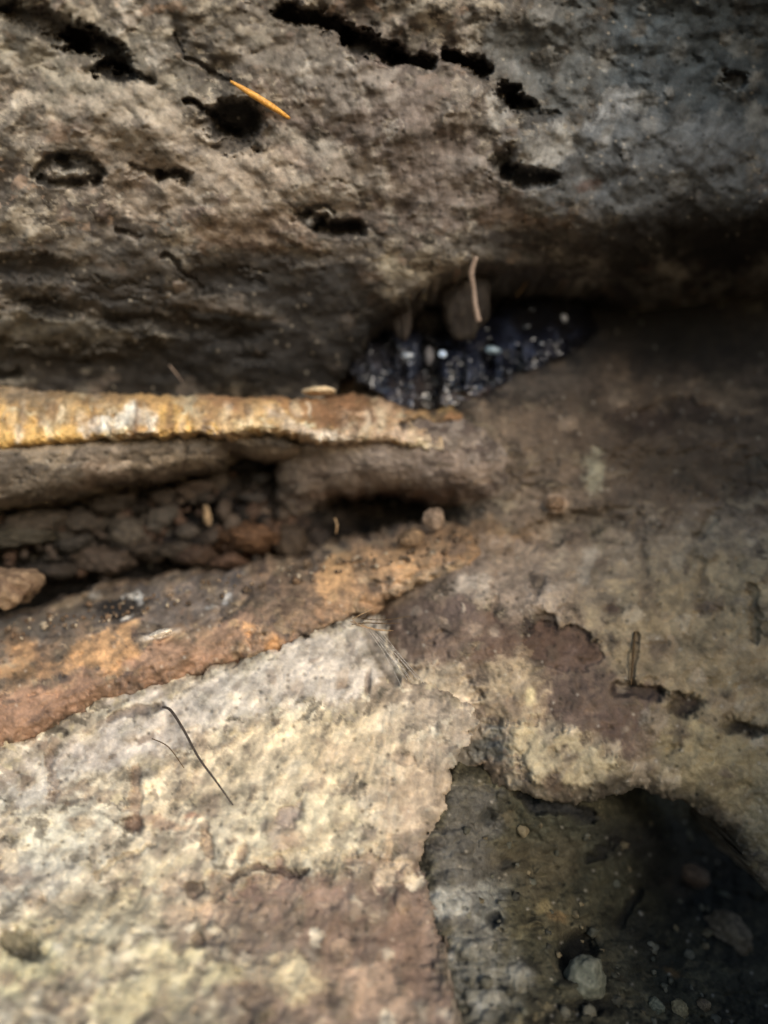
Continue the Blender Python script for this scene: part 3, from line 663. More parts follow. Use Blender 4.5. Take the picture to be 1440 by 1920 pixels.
ledge = holder('rock_ledge', ray(300, 830, .46), 'ochre and white crusted rock ledge running along under the dark overhang', 'rock ledge')
crust_strokes = [
    E(150, 745, 300, 14, 2, (136, 112, 80), a=.7), E(700, 755, 60, 20, 10, (110, 84, 60), a=.6), E(830, 752, 60, 16, 10, (46, 42, 42), a=.8), Ln([(760, 760), (765, 800)], 8, (60, 54, 52), a=.6), Ln([(805, 765), (800, 800)], 7, (36, 34, 38), a=.8), Ln([(720, 745), (735, 775)], 8, (60, 52, 50), a=.6), E(960, 820, 40, 40, 0, (120, 98, 76), a=.8),
    E(40, 800, 140, 40, 0, (214, 170, 86), a=.9), E(-80, 800, 140, 60, 0, (206, 164, 90), a=.8), E(120, 760, 120, 22, 0, (176, 146, 96), a=.7), E(225, 785, 46, 22, 0, (226, 220, 204), a=.95),
    E(110, 780, 26, 26, 0, (232, 210, 160), a=.7), E(40, 830, 90, 12, -4, (214, 168, 74), a=.8),
    E(325, 780, 40, 34, -10, (218, 172, 84), a=.95), E(290, 745, 60, 14, 0, (190, 148, 84), a=.8), E(420, 770, 70, 30, 0, (170, 134, 88), a=.7),
    E(560, 755, 170, 22, 4, (140, 100, 62), a=.85), E(660, 765, 60, 18, 8, (126, 88, 54), a=.8), E(460, 800, 40, 14, 0, (226, 198, 140), a=.7),
    E(520, 795, 40, 14, 0, (216, 186, 136), a=.6), E(620, 810, 120, 18, 6, (206, 184, 158), a=.85), E(640, 820, 50, 16, 0, (222, 206, 184), a=.8), E(720, 800, 60, 26, 10, (190, 158, 124), a=.7),
    E(860, 770, 50, 16, 10, (170, 122, 76), a=.8), E(800, 830, 60, 16, 10, (184, 160, 136), a=.7), E(770, 770, 20, 20, 0, (180, 140, 86), a=.6), E(840, 850, 40, 12, 15, (200, 178, 150), a=.7),
    Ln([(762, 798), (800, 796), (825, 800)], 10, (40, 34, 32), a=.95, dz=.006, soft=.6, j=.8, brk=.05), Ln([(820, 800), (858, 795)], 7, (46, 38, 34), a=.9, dz=.004, soft=.6, j=.7), E(880, 818, 18, 16, 0, (70, 58, 48), a=.8, dz=.005, j=.4, ring=.3),
    E(255, 790, 4, 26, 0, (120, 90, 70), a=.6, j=.3), E(35, 745, 70, 14, 10, (130, 112, 86), a=.7), Ln([(90, 740), (80, 790)], 10, (130, 104, 70), a=.4),
]
fr = random.Random(3)
fringe = []
for i in range(90):
    x = fr.uniform(-60, 860)
    y = fr.uniform(752, 800) + max(0, x - 600) * .12
    c = fr.choice([(226, 208, 172), (206, 178, 132), (140, 104, 68), (168, 130, 84), (214, 196, 168), (110, 84, 60)])
    fringe.append(Ln([(x, y), (x + fr.uniform(-5, 5), y + fr.uniform(14, 38))], fr.uniform(3, 8), c, a=fr.uniform(.3, .7), dz=fr.uniform(-.0018, .0012), j=.5, soft=.8))
crust_out = [(-700, 720), (0, 724), (130, 735), (260, 737), (420, 741), (570, 745), (690, 738), (720, 750), (780, 768), (850, 762), (890, 790), (895, 835), (860, 858), (800, 842), (700, 828), (600, 832), (530, 812), (400, 816), (250, 820), (100, 830), (0, 842), (-700, 850)]
crust_ctrl = [(-300, 720, .455), (-300, 850, .43), (100, 730, .455), (100, 835, .428), (400, 740, .455), (400, 820, .43), (600, 740, .465), (600, 830, .44), (800, 760, .475), (800, 850, .45), (880, 780, .485), (880, 850, .475), (930, 820, .50)]
crust, f_crust = patch('ochre_crust', M_CRUST, (-690, 1000, 700, 880), crust_ctrl, [(186, 146, 88), (204, 166, 102), (158, 118, 72), (222, 200, 156), (190, 164, 130)],
                       crust_strokes + fringe, crust_out, edge=22, edge_depth=.014, skirt=.07, seed=51, jag=5, parent=ledge, grain_amt=.15, amp=(.005, .0034, .0012), step=2.0, sat=.82, specks=.25, gain=.9)
under_out = [(-700, 835), (100, 822), (300, 812), (540, 806), (575, 836), (545, 868), (430, 850), (400, 880), (300, 895), (180, 915), (60, 945), (-100, 965), (-700, 1000)]
under_ctrl = [(-300, 830, .44), (100, 825, .44), (500, 810, .45), (-300, 900, .435), (100, 880, .438), (400, 850, .452), (560, 840, .465), (-300, 980, .46), (60, 945, .46), (300, 900, .468), (430, 850, .475)]
under, f_under = patch('grey_underside', M_ROCK, (-690, 590, 790, 1010), under_ctrl, [(118, 104, 88), (134, 118, 98), (98, 84, 70), (142, 126, 108), (92, 80, 68)],
                       [E(60, 890, 90, 50, 10, (88, 78, 66), a=.8, dz=-.004), E(110, 840, 110, 16, -4, (156, 138, 112), a=.6), E(400, 835, 150, 14, 0, (96, 88, 80), a=.6), E(200, 900, 60, 20, 0, (140, 118, 98), a=.5),
                        E(520, 825, 50, 12, 10, (60, 54, 50), a=.7), Ln([(350, 820), (345, 890)], 5, (90, 78, 66), a=.6, dz=.003, j=.4)],
                       under_out, edge=34, edge_depth=.03, skirt=.06, seed=55, jag=5, parent=ledge, grain_amt=.3)

# the smooth rounded concretion under the ledge
conc = holder('rock_bulge', ray(700, 880, .48), 'smooth rounded grey bulge hanging over the deepest black gap', 'rock bulge')
conc_out = [(535, 830), (560, 775), (680, 765), (800, 775), (900, 790), (1030, 820), (1050, 900), (1000, 985), (900, 965), (850, 952), (790, 938), (700, 924), (620, 938), (555, 975), (515, 940), (515, 880)]
conc_ctrl = [(540, 850, .485), (680, 830, .468), (860, 850, .470), (540, 900, .487), (700, 880, .452), (860, 890, .456), (950, 900, .474), (1010, 900, .50), (540, 960, .51), (640, 935, .495), (720, 930, .49), (850, 945, .485), (960, 950, .49)]
conc_m, f_conc = patch('bulge_surface', M_ROCK, (490, 1060, 755, 1010), conc_ctrl, [(124, 108, 94), (112, 96, 84), (138, 122, 108), (108, 92, 80), (146, 128, 110)],
                       [E(700, 880, 110, 34, 0, (140, 124, 112), a=.6), E(580, 880, 50, 30, 0, (100, 84, 70), a=.6), E(720, 930, 150, 14, 0, (100, 66, 40), a=.6), E(870, 880, 60, 30, 0, (150, 126, 106), a=.5), E(640, 835, 50, 10, 0, (160, 142, 124), a=.6),
                        E(545, 925, 40, 14, 20, (64, 52, 42), a=.6, dz=.004)],
                       conc_out, edge=64, edge_depth=.034, skirt=.05, seed=58, jag=6, parent=conc, amp=(.004, .002, .0009), contrast=.9, grain_amt=.4)

# ---- rust brown shelf under the crevice
shelf = holder('rock_shelf', ray(300, 1250, .41), 'rust brown rock shelf with yellow stains between crevice and pale slab', 'rock shelf')
shelf_out = [(-700, 1260), (-100, 1180), (0, 1162), (60, 1150), (130, 1118), (210, 1100), (300, 1082), (420, 1072), (500, 1050), (580, 1040), (625, 1012), (700, 998), (760, 985), (830, 972), (900, 985), (925, 1030), (905, 1070), (860, 1088), (790, 1100),
             (720, 1130), (690, 1165), (600, 1200), (520, 1235), (400, 1270), (300, 1300), (200, 1330), (90, 1385), (0, 1420), (-100, 1460), (-700, 1650)]
shelf_strokes = [
    E(200, 1150, 190, 30, -10, (112, 100, 88), a=.7), E(230, 1137, 60, 20, -5, (40, 36, 34), a=.9, dz=.004, j=.7), E(380, 1120, 110, 40, -8, (108, 98, 90), a=.7), E(60, 1175, 70, 22, -8, (110, 100, 86), a=.7),
    Ln([(415, 1165), (450, 1145), (470, 1120), (468, 1100)], 5, (58, 54, 52), a=.8, dz=.003, j=.3),
    E(40, 1240, 80, 26, -8, (182, 132, 70), a=.8), E(190, 1222, 70, 20, -14, (192, 140, 74), a=.85), E(110, 1225, 20, 20, 0, (120, 90, 62), a=.6),
    E(200, 1290, 330, 44, -17, (148, 108, 76), a=.85), E(0, 1370, 180, 44, -20, (152, 112, 80), a=.85), E(60, 1330, 200, 18, -20, (122, 90, 66), a=.6), E(400, 1210, 120, 26, -12, (146, 112, 82), a=.7),
    E(515, 1210, 36, 22, -10, (198, 142, 74), a=.9), E(560, 1120, 90, 46, -14, (124, 96, 70), a=.7), E(640, 1072, 26, 30, 30, (196, 146, 72), a=.85), E(640, 1120, 60, 34, -20, (156, 116, 74), a=.7),
    E(755, 1065, 30, 26, 0, (204, 156, 90), a=.8), E(690, 1080, 40, 24, 0, (150, 114, 76), a=.6), E(700, 1100, 12, 12, 0, (66, 56, 50), a=.8, dz=.004, j=.4), E(770, 1090, 50, 8, -25, (196, 166, 128), a=.7, j=.4),
    E(920, 1020, 70, 34, 0, (140, 106, 64), a=.75), E(800, 1010, 60, 30, 0, (142, 112, 82), a=.6), E(740, 1030, 60, 16, 0, (120, 96, 72), a=.5),
    E(470, 1000, 60, 20, 0, (130, 94, 64), a=.5), E(300, 1190, 34, 7, -15, (226, 210, 190), a=.8, j=.4, dz=-.003), E(330, 1073, 24, 8, 0, (170, 150, 122), a=.7, j=.4),
    E(250, 1118, 8, 5, 0, (220, 214, 200), a=.95, j=.9, soft=.8), E(262, 1123, 7, 5, 0, (226, 220, 208), a=.95, j=.9, soft=.8), E(230, 1122, 6, 4, 0, (215, 205, 188), a=.9, j=.9, soft=.8), E(180, 1118, 10, 5, 0, (206, 196, 178), a=.8, j=.9, soft=.8), E(242, 1155, 7, 5, 30, (214, 204, 188), a=.9, j=.9, soft=.8),
    E(428, 1124, 7, 5, 0, (220, 216, 208), a=.9, j=.9, soft=.8), E(400, 1140, 8, 4, 0, (190, 184, 172), a=.8, j=.9, soft=.8),
    Ln([(540, 1215), (600, 1190), (670, 1155)], 7, (74, 52, 36), a=.85, dz=.007, j=.6), Ln([(300, 1290), (420, 1250), (500, 1228)], 6, (104, 70, 54), a=.6, dz=.003),
    E(460, 1248, 50, 10, -15, (150, 108, 80), a=.6), E(560, 1060, 50, 14, -8, (150, 120, 84), a=.6),
]
shelf_m, f_shelf = patch('shelf_surface', M_ROCK, (-690, 1020, 950, 1660), shelf_ctrl, [(124, 104, 80), (138, 110, 80), (106, 88, 72), (152, 126, 92), (104, 84, 68)],
                         shelf_strokes + [E(640, 1085, 60, 40, -30, (196, 146, 80), a=.7), E(760, 1050, 70, 36, -15, (186, 140, 84), a=.65), E(860, 1020, 50, 36, 0, (156, 116, 70), a=.6)] + flecks(110, (0, 900, 990, 1400), [(168, 136, 98), (98, 80, 66), (186, 146, 90), (128, 100, 78), (84, 72, 62)], 9, (5, 24), lambda u, v: -16, .35), shelf_out, edge=80, edge_depth=.034, skirt=.07, seed=61, parent=shelf, amp=(.006, .0030, .0009), gain=1.06, sat=.70, jag=10)

# ---- the pale slab at the lower left
slab = holder('rock_slab', ray(350, 1600, .37), 'large pale cream weathered rock slab filling the lower left below the shelf', 'rock slab')
slab_out = [(-700, 1560), (-100, 1430), (0, 1395), (100, 1360), (200, 1310), (300, 1280), (420, 1250), (520, 1215), (600, 1180), (690, 1150), (720, 1165), (740, 1230), (780, 1275), (850, 1290), (890, 1330), (880, 1390), (850, 1440), (840, 1520), (800, 1570), (790, 1620), (815, 1680), (830, 1760), (850, 1850), (860, 1950), (880, 2300), (-700, 2300)]
slab_strokes = [
    E(800, 1540, 80, 130, 0, (140, 120, 98), a=.75), E(800, 1740, 60, 130, -5, (106, 88, 74), a=.85), E(830, 1880, 60, 110, 0, (100, 86, 74), a=.8), E(770, 1640, 60, 40, 0, (120, 98, 80), a=.6), E(860, 1420, 40, 50, 0, (128, 116, 98), a=.7),
    E(430, 1310, 260, 60, -18, (196, 184, 168), a=.8), E(620, 1230, 120, 50, -20, (190, 176, 158), a=.75), E(180, 1400, 160, 50, -22, (186, 172, 156), a=.7), E(90, 1480, 130, 30, -20, (206, 196, 178), a=.7), E(100, 1570, 140, 30, -20, (204, 196, 168), a=.6),
    E(520, 1440, 200, 80, -12, (212, 190, 146), a=.75), E(660, 1400, 130, 60, -15, (206, 182, 136), a=.7), E(360, 1580, 180, 60, -20, (204, 186, 148), a=.6), E(570, 1560, 130, 60, -10, (206, 190, 146), a=.6), E(230, 1450, 90, 30, -20, (190, 170, 132), a=.6),
    E(150, 1760, 220, 70, -24, (186, 172, 128), a=.6), E(270, 1860, 130, 60, -24, (190, 178, 128), a=.7), E(30, 1800, 90, 40, -20, (178, 170, 120), a=.6), E(60, 1640, 120, 40, -22, (176, 170, 152), a=.6), E(470, 1700, 60, 30, -10, (170, 140, 112), a=.6),
    E(760, 1480, 90, 70, 0, (190, 164, 128), a=.6), E(800, 1340, 80, 60, 0, (178, 158, 132), a=.6),
    dict(p=[(440, 1650), (490, 1628), (560, 1650), (620, 1630), (700, 1600), (760, 1620), (800, 1660), (840, 1760), (860, 1960), (480, 1960), (480, 1850), (430, 1790), (400, 1720)], c=(122, 98, 80), a=.8, w=80, j=1.6, brk=.4, dz=.003),
    E(560, 1660, 130, 30, -6, (128, 98, 80), a=.7), E(640, 1750, 120, 50, 0, (114, 86, 68), a=.6), E(760, 1780, 60, 90, 0, (126, 96, 74), a=.6), E(700, 1860, 60, 50, 10, (170, 138, 108), a=.6), E(550, 1830, 56, 36, 15, (198, 178, 130), a=.9, dz=-.003), E(640, 1810, 50, 30, 0, (160, 128, 98), a=.6),
    E(430, 1770, 40, 70, 10, (104, 90, 76), a=.7), E(470, 1900, 60, 50, 0, (110, 92, 76), a=.7), E(360, 1900, 50, 60, 20, (130, 118, 88), a=.6), E(420, 1830, 46, 14, -20, (200, 186, 134), a=.6),
    Ln([(430, 1645), (490, 1625), (560, 1642), (580, 1630)], 5, (74, 56, 48), a=.75, dz=.004, j=.6),
    E(540, 1530, 30, 20, -30, (140, 122, 112), a=.85, dz=.003), E(510, 1560, 16, 34, 20, (150, 132, 118), a=.7), E(365, 1665, 20, 16, 0, (94, 76, 62), a=.9, dz=.005, j=.4), E(375, 1765, 14, 12, 0, (104, 84, 66), a=.85, dz=.004, j=.4), E(350, 1690, 26, 40, 0, (176, 146, 116), a=.6),
    E(455, 1600, 9, 20, 10, (140, 112, 84), a=.8, dz=.003, j=.4), E(390, 1580, 10, 34, -10, (150, 118, 84), a=.7, dz=.003, j=.5), Ln([(255, 1450), (250, 1520), (255, 1550)], 12, (140, 108, 78), a=.75, dz=.003, j=.8), E(250, 1545, 20, 12, 0, (104, 76, 56), a=.85, dz=.003, j=.5),
    E(150, 1542, 28, 9, 10, (150, 116, 78), a=.8, j=.5), E(360, 1530, 16, 7, -10, (150, 90, 60), a=.7, j=.5), E(310, 1545, 60, 10, 10, (160, 114, 82), a=.5), Ln([(205, 1350), (235, 1335), (300, 1325)], 7, (100, 84, 74), a=.8, dz=.003, j=.6), Ln([(265, 1390), (285, 1378)], 7, (110, 92, 78), a=.8, j=.4),
    Ln([(95, 1410), (100, 1490)], 8, (130, 104, 86), a=.6, dz=.002), E(40, 1770, 40, 22, 20, (78, 68, 50), a=.8, dz=.004), E(55, 1790, 30, 14, 20, (60, 54, 40), a=.8, dz=.003), E(10, 1620, 30, 50, 0, (150, 124, 104), a=.5), E(130, 1690, 60, 24, -30, (128, 120, 104), a=.6), E(90, 1720, 40, 12, -30, (110, 104, 88), a=.6),
    Ln([(180, 1640), (230, 1610), (280, 1590)], 6, (124, 106, 74), a=.6, dz=.002), Ln([(190, 1660), (260, 1640)], 5, (120, 104, 76), a=.6), E(160, 1720, 60, 16, -30, (130, 118, 96), a=.6), E(200, 1690, 40, 14, -30, (140, 128, 100), a=.6), E(60, 1900, 30, 20, 0, (120, 108, 84), a=.7),
    E(700, 1320, 50, 14, -15, (150, 128, 96), a=.6), E(640, 1430, 40, 24, 0, (168, 142, 108), a=.5), E(760, 1420, 20, 14, 10, (140, 116, 92), a=.6, dz=.002), E(690, 1560, 20, 12, 0, (140, 118, 98), a=.6), E(750, 1530, 24, 14, -20, (150, 124, 100), a=.6),
    Ln([(690, 1175), (715, 1230), (740, 1275)], 12, (118, 106, 92), a=.7, dz=.005, j=.5), E(660, 1210, 10, 40, 10, (120, 104, 92), a=.5), E(690, 1280, 6, 22, 5, (110, 90, 76), a=.7, dz=.003, j=.3),
    E(740, 1630, 30, 16, 0, (196, 172, 136), a=.8), E(770, 1640, 10, 30, -15, (216, 186, 144), a=.8, j=.4), E(727, 1590, 8, 34, 10, (220, 186, 136), a=.7, j=.4), E(755, 1690, 12, 20, 0, (200, 164, 118), a=.8, j=.4, dz=-.003), E(730, 1690, 60, 30, 0, (104, 82, 68), a=.7),
    E(840, 1900, 30, 40, 0, (120, 94, 78), a=.5),
]
slab_m, f_slab = patch('slab_surface', M_ROCK, (-690, 900, 1110, 2250), slab_ctrl, [(186, 168, 136), (168, 148, 118), (200, 184, 150), (144, 124, 102), (194, 174, 132)],
                       slab_strokes + flecks(210, (0, 840, 1230, 1920), [(150, 122, 92), (128, 106, 86), (212, 198, 166), (166, 142, 112), (104, 86, 72), (196, 176, 138)], 8, (5, 26), fan, .35), slab_out, edge=24, edge_depth=.006, skirt=.07, seed=71, jag=13, parent=slab, contrast=1.0, sat=.68, gain=.95, specks=.7, amp=(.005, .0017, .0006))

# ---- the wet black seep in the pocket
seep = holder('black_seep', ray(880, 690, .5), 'glossy blue black wet seep running down inside the deep pocket', 'seep')
seep_out = [(650, 640), (690, 600), (740, 612), (800, 622), (880, 605), (960, 560), (1050, 545), (1110, 570), (1125, 620), (1080, 660), (1000, 690), (950, 725), (900, 752), (850, 772), (800, 780), (750, 772), (700, 740), (655, 700)]
seep_ctrl = [(620, 680, .53), (700, 790, .50), (850, 800, .505), (1000, 720, .505), (1140, 600, .58), (1100, 540, .58), (650, 620, .525), (750, 620, .53), (900, 600, .54), (1050, 560, .545), (1120, 600, .535), (660, 720, .50), (780, 765, .487), (900, 740, .480), (1050, 670, .503), (800, 690, .500), (950, 660, .505)]
ss = []
rr = random.Random(5)
for i in range(70):
    x = rr.uniform(665, 1000)
    y = rr.uniform(630, 700)
    h = rr.uniform(14, 50)
    ss.append(Ln([(x, y), (x + rr.uniform(-6, 6), y + h)], rr.uniform(2.5, 8), rr.choice([(50, 56, 70), (40, 44, 56), (70, 74, 86), (30, 34, 46)]), a=rr.uniform(.2, .7), dz=-rr.uniform(.0005, .003), j=.8, soft=.7))
for i in range(16):
    x = rr.uniform(670, 1000)
    y = rr.uniform(630, 690)
    ss.append(Ln([(x, y), (x + rr.uniform(-4, 4), y + rr.uniform(30, 70))], rr.uniform(4, 8), (14, 14, 18), a=.8, dz=rr.uniform(.003, .007), j=.3))
ss += [Ln([(805, 660), (808, 715), (800, 765)], 19, (10, 10, 15), a=.95, dz=.012, j=.3), E(760, 745, 50, 20, 0, (76, 68, 64), a=.5), E(690, 690, 30, 60, 20, (60, 58, 60), a=.4), E(880, 745, 60, 14, -15, (80, 68, 60), a=.6), E(1060, 590, 110, 40, 0, (18, 17, 18), a=.9)]  # last patch paints the dimness of the pocket's deep right end
seep_m, f_seep = patch('seep_surface', M_SEEP, (640, 1140, 530, 790), seep_ctrl, [(30, 33, 46), (20, 22, 32), (44, 48, 62), (16, 16, 22), (56, 56, 64)], ss, seep_out,
                       edge=30, edge_depth=.008, skirt=.03, seed=81, jag=9, parent=seep, sat=1.05, gain=.82, specks=0, amp=(.004, .0024, .0006), step=2.0)

# ---- unseen rocks added outside the view to block light
def big_rock(name, at, size, seed, cols):
    P, q = ico(6)
    n = fbm(P[:, 0] * 1.6 + P[:, 2], P[:, 1] * 1.6 - P[:, 2] * .7, 5, seed, .55)
    m = sstep(-.3, .4, n)[:, None]
    C = lin(cols[0]) * (1 - m) + lin(cols[1]) * m
    me = mesh_from(name, P * (1 + .14 * n)[:, None] * np.array(size), q, C)
    me.materials.append(M_ROCK)
    o = bpy.data.objects.new(name, me)
    COL.objects.link(o)
    o.location = at
    return o


# ------------------------------------------------------------------ loose stones
def ico(sub):
    import bmesh
    bm = bmesh.new()
    bmesh.ops.create_icosphere(bm, subdivisions=sub, radius=1)
    bm.verts.ensure_lookup_table()
    P = np.array([v.co[:] for v in bm.verts])
    q = np.array([[v.index for v in f.verts] for f in bm.faces])
    bm.free()
    return P, q


ICO_P, ICO_Q = ico(4)
tag(big_rock('cave_wall', (.695, .02, .45), (.34, .26, .75), 3, ((96, 82, 66), (124, 108, 88))), 'right hand rock jamb at the mouth of the crevice', kind='structure')  # added out of view to shade the right side
tag(big_rock('cave_wall', (0, 1.45, .45), (1.6, .5, 1.3), 5, ((90, 80, 66), (120, 106, 88))), 'rock mass behind the crevice', kind='structure')  # added to keep sky light from leaking in behind
tag(big_rock('cave_wall', (.30, .20, .20), (.14, .13, .16), 9, ((80, 72, 58), (104, 94, 78))), 'low rock shoulder beside the hollow at the mouth', kind='structure')  # added out of view to darken the hollow


def stone(name, u, v, d, rx, ry, rz, tilt, cols, label, cat='stone', group=None, seed=0, parent=None, mat=None, round_=0.55, kind=None, dark=1.0, rough=1.0):
    """an angular, chipped stone centred where pixel u, v meets depth d; rx, ry in photo pixels, rz as a share of rx"""
    r = np.random.default_rng(1000 + seed)
    P = ICO_P.copy()
    n = 11
    N = r.normal(size=(n, 3))
    N /= np.linalg.norm(N, axis=1)[:, None]
    h = r.uniform(0.62, 0.95, n)
    dots = P @ N.T
    lim = np.where(dots > 0.05, h / np.maximum(dots, 0.05), 9).min(1)
    rad = np.minimum(1.0, lim) * (1 - round_ * 0.3) + round_ * 0.3
    a, b = np.arctan2(P[:, 1], P[:, 0]) * 2, P[:, 2] * 3
    nz = fbm(P[:, 0] * 2.2 + seed * 3.1 + P[:, 2] * 1.3, P[:, 1] * 2.2 + P[:, 2] * 1.9, 4, seed % 50 + 3, .6)
    nf = fbm(P[:, 0] * 9 + P[:, 2] * 5 + seed, P[:, 1] * 9 - P[:, 2] * 6, 3, seed % 50 + 9, .6)
    rad = rad * (1 + rough * (0.13 * nz + 0.05 * nf))
    P = P * rad[:, None]
    px = d / FPX
    P = P * np.array([rx * px, rx * px * rz, ry * px])
    t = math.radians(-tilt)
    P = np.stack([P[:, 0] * math.cos(t) - P[:, 2] * math.sin(t), P[:, 1], P[:, 0] * math.sin(t) + P[:, 2] * math.cos(t)], 1)
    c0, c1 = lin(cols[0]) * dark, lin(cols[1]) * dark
    m = sstep(-.3, .45, nz + .6 * nf)[:, None]
    C = (c0 * (1 - m) + c1 * m) * np.clip(1 + .45 * nf, .4, 1.7)[:, None]
    me = mesh_from(name, P, ICO_Q, C)
    me.materials.append(mat or M_STONE)
    o = bpy.data.objects.new(name, me)
    COL.objects.link(o)
    o.location = ray(u, v, d)
    if parent is not None:
        o.location = Vector(o.location) - parent.location
        o.parent = parent
        return o
    return tag(o, label, cat, group, kind)


G_RUB = 'broken stones lying along the crevice'
rub = [  # u, v, rx, ry, tilt, colours, label
    (20, 1100, 58, 44, 10, ((120, 96, 76), (150, 126, 100)), 'pale brown pointed stone at the left edge below the crevice rubble'),
    (370, 916, 36, 20, -8, ((112, 94, 80), (134, 114, 98)), 'pinkish grey stone lying highest in the middle of the rubble'),
    (412, 905, 16, 30, -12, ((104, 90, 76), (122, 106, 90)), 'upright narrow stone beside the black square gap'),
    (205, 945, 44, 26, -14, ((80, 68, 56), (98, 84, 70)), 'dark brown lump under the grey ledge underside'),
    (310, 930, 26, 20, 0, ((84, 72, 60), (102, 86, 72)), 'small dark stone left of the pinkish grey stone'),
    (70, 985, 62, 28, -10, ((92, 80, 66), (116, 100, 84)), 'wide grey brown stone at the left end of the upper rubble row'),
    (155, 980, 36, 26, -8, ((80, 70, 60), (104, 90, 76)), 'mid brown lump right of the wide grey brown stone'),
    (235, 995, 36, 26, 0, ((92, 82, 70), (114, 102, 88)), 'rounded greyish stone in the centre of the left rubble'),
    (300, 975, 36, 26, -20, ((92, 84, 74), (120, 108, 96)), 'light topped broken stone below the small dark stone'),
    (352, 996, 20, 14, 0, ((100, 88, 78), (120, 108, 96)), 'little grey chip between the rubble and the tan splinter'),
    (30, 1010, 80, 22, -8, ((76, 68, 52), (96, 86, 68)), 'olive brown flat stone lying low at the left edge'),
    (195, 1050, 56, 24, 8, ((100, 84, 70), (120, 100, 84)), 'smooth brown stone lying alone in the lower black gap'),
    (110, 1068, 44, 16, 0, ((72, 60, 50), (88, 76, 64)), 'thin dark stone to the left of the smooth brown stone'),
    (470, 1008, 56, 26, -4, ((134, 96, 66), (158, 116, 82)), 'orange brown rounded stone, warmest one of the rubble'),
    (430, 1052, 32, 15, -6, ((120, 88, 68), (146, 112, 88)), 'flat reddish stone just below the orange brown one'),
    (545, 1010, 34, 34, 0, ((92, 74, 58), (112, 92, 72)), 'knobbly brown stone at the right end of the rubble'),
    (595, 1010, 26, 26, 0, ((66, 54, 48), (90, 74, 62)), 'dark purplish lump beside the deep black gap'),
    (370, 1040, 36, 18, -8, ((84, 62, 48), (108, 82, 62)), 'dark rusty stone between the reddish and brown stones'),
    (330, 1030, 34, 18, -8, ((76, 64, 52), (92, 78, 64)), 'dull brown stone in the middle of the lower rubble row'),
    (470, 935, 26, 10, 0, ((80, 72, 66), (104, 96, 90)), 'grey slab chip inside the black square gap'),
    (490, 898, 22, 9, 0, ((70, 66, 64), (112, 106, 100)), 'pale edged chip high in the black square gap'),
    (455, 875, 44, 12, -3, ((44, 40, 38), (60, 56, 52)), 'black flat stone at the roof of the square gap'),
    (270, 1030, 30, 14, 0, ((80, 66, 54), (98, 82, 66)), 'small brown stone above the smooth lone stone'),
    (140, 1020, 40, 16, -8, ((66, 58, 50), (84, 76, 66)), 'dusky stone under the rounded greyish stone'),
]
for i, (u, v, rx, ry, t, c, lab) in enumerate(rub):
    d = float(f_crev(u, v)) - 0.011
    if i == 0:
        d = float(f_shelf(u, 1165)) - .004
    stone('stone', u, v, d, rx * 1.05, ry * 1.05, .9, t, c, lab, 'stone', G_RUB, seed=i, round_=.15, dark=.28 if i else .7, rough=2.2)  # dark factor puts the crevice shade into the stone colours

G_PEB = 'pebbles on the damp hollow floor'
for i, (u, v, rx, ry, t, c, lab, dd) in enumerate([
    (1100, 1836, 42, 40, -40, ((84, 86, 74), (106, 106, 92)), 'largest pale grey stone at the bottom right, by a black gap', .008),
    (1362, 1748, 50, 36, 10, ((86, 74, 58), (116, 102, 84)), 'brown pale flecked stone in the black shadow near the right edge', .0),
    (1230, 1886, 16, 16, 0, ((86, 88, 74), (116, 116, 98)), 'small grey pebble, left one of the bottom right row', .003),
    (1275, 1892, 18, 18, 0, ((110, 100, 74), (134, 122, 92)), 'small tan pebble, middle of the bottom right row', .003),
    (1318, 1884, 14, 12, 0, ((94, 80, 62), (116, 100, 78)), 'small brown pebble, right one of the bottom right row', .003),
    (1300, 1640, 30, 20, 20, ((84, 66, 52), (110, 88, 70)), 'dull brown stone high in the dark end of the hollow', .003),
]):
    stone('pebble', u, v, float(f_hol(u, v)) - dd, rx, ry, .9, t, c, lab, 'pebble', G_PEB, seed=60 + i, round_=1.0)

stone('stone_chip', 598, 733, float(f_crust(598, 745)) + .004, 32, 9, 1.0, 0, ((186, 160, 124), (222, 200, 166)), 'thin pale chip lying on the top edge of the ochre ledge', 'stone chip', None, 90)
stone('stone_chip', 815, 972, float(f_shelf(815, 1000)) - .004, 22, 22, 1.0, 20, ((112, 94, 78), (150, 128, 108)), 'pale pinkish chip standing at the right end of the black gap', 'stone chip', None, 91)
stone('stone_chip', 770, 1008, float(f_shelf(770, 1020)) - .004, 26, 18, 1.0, -10, ((104, 84, 64), (130, 106, 80)), 'tan knob of stone left of the pale pinkish chip', 'stone chip', None, 92)
stone('stone_chip', 1042, 944, float(f_wall(1042, 944)) - .004, 18, 15, 1.0, 0, ((120, 97, 76), (150, 122, 96)), 'small round peach coloured nodule stuck on the brown wall', 'stone chip', None, 93)
stone('stone_chip', 388, 966, float(f_crev(388, 966)) - .018, 8, 20, .8, -12, ((120, 100, 76), (156, 132, 102)), 'tan upright splinter among the dark rubble', 'splinter', None, 94)
stone('stone_chip', 303, 1187, float(f_shelf(303, 1187)) - .004, 24, 7, .8, -14, ((200, 184, 164), (226, 212, 192)), 'cream sliver lying on the rust brown shelf', 'stone chip', None, 95)
stone('stone_chip', 830, 664, .488, 8, 7, .6, 20, ((176, 196, 226), (200, 214, 236)), 'bright blue white crystal in the glossy black seep', 'crystal', None, 96, mat=M_SEEP)  # this chip and the next two paint sky glints on the seep
stone('stone_chip', 765, 668, .49, 13, 8, .6, 10, ((96, 104, 114), (150, 158, 168)), 'pale grey crystal left in the glossy black seep', 'crystal', None, 97, mat=M_SEEP)
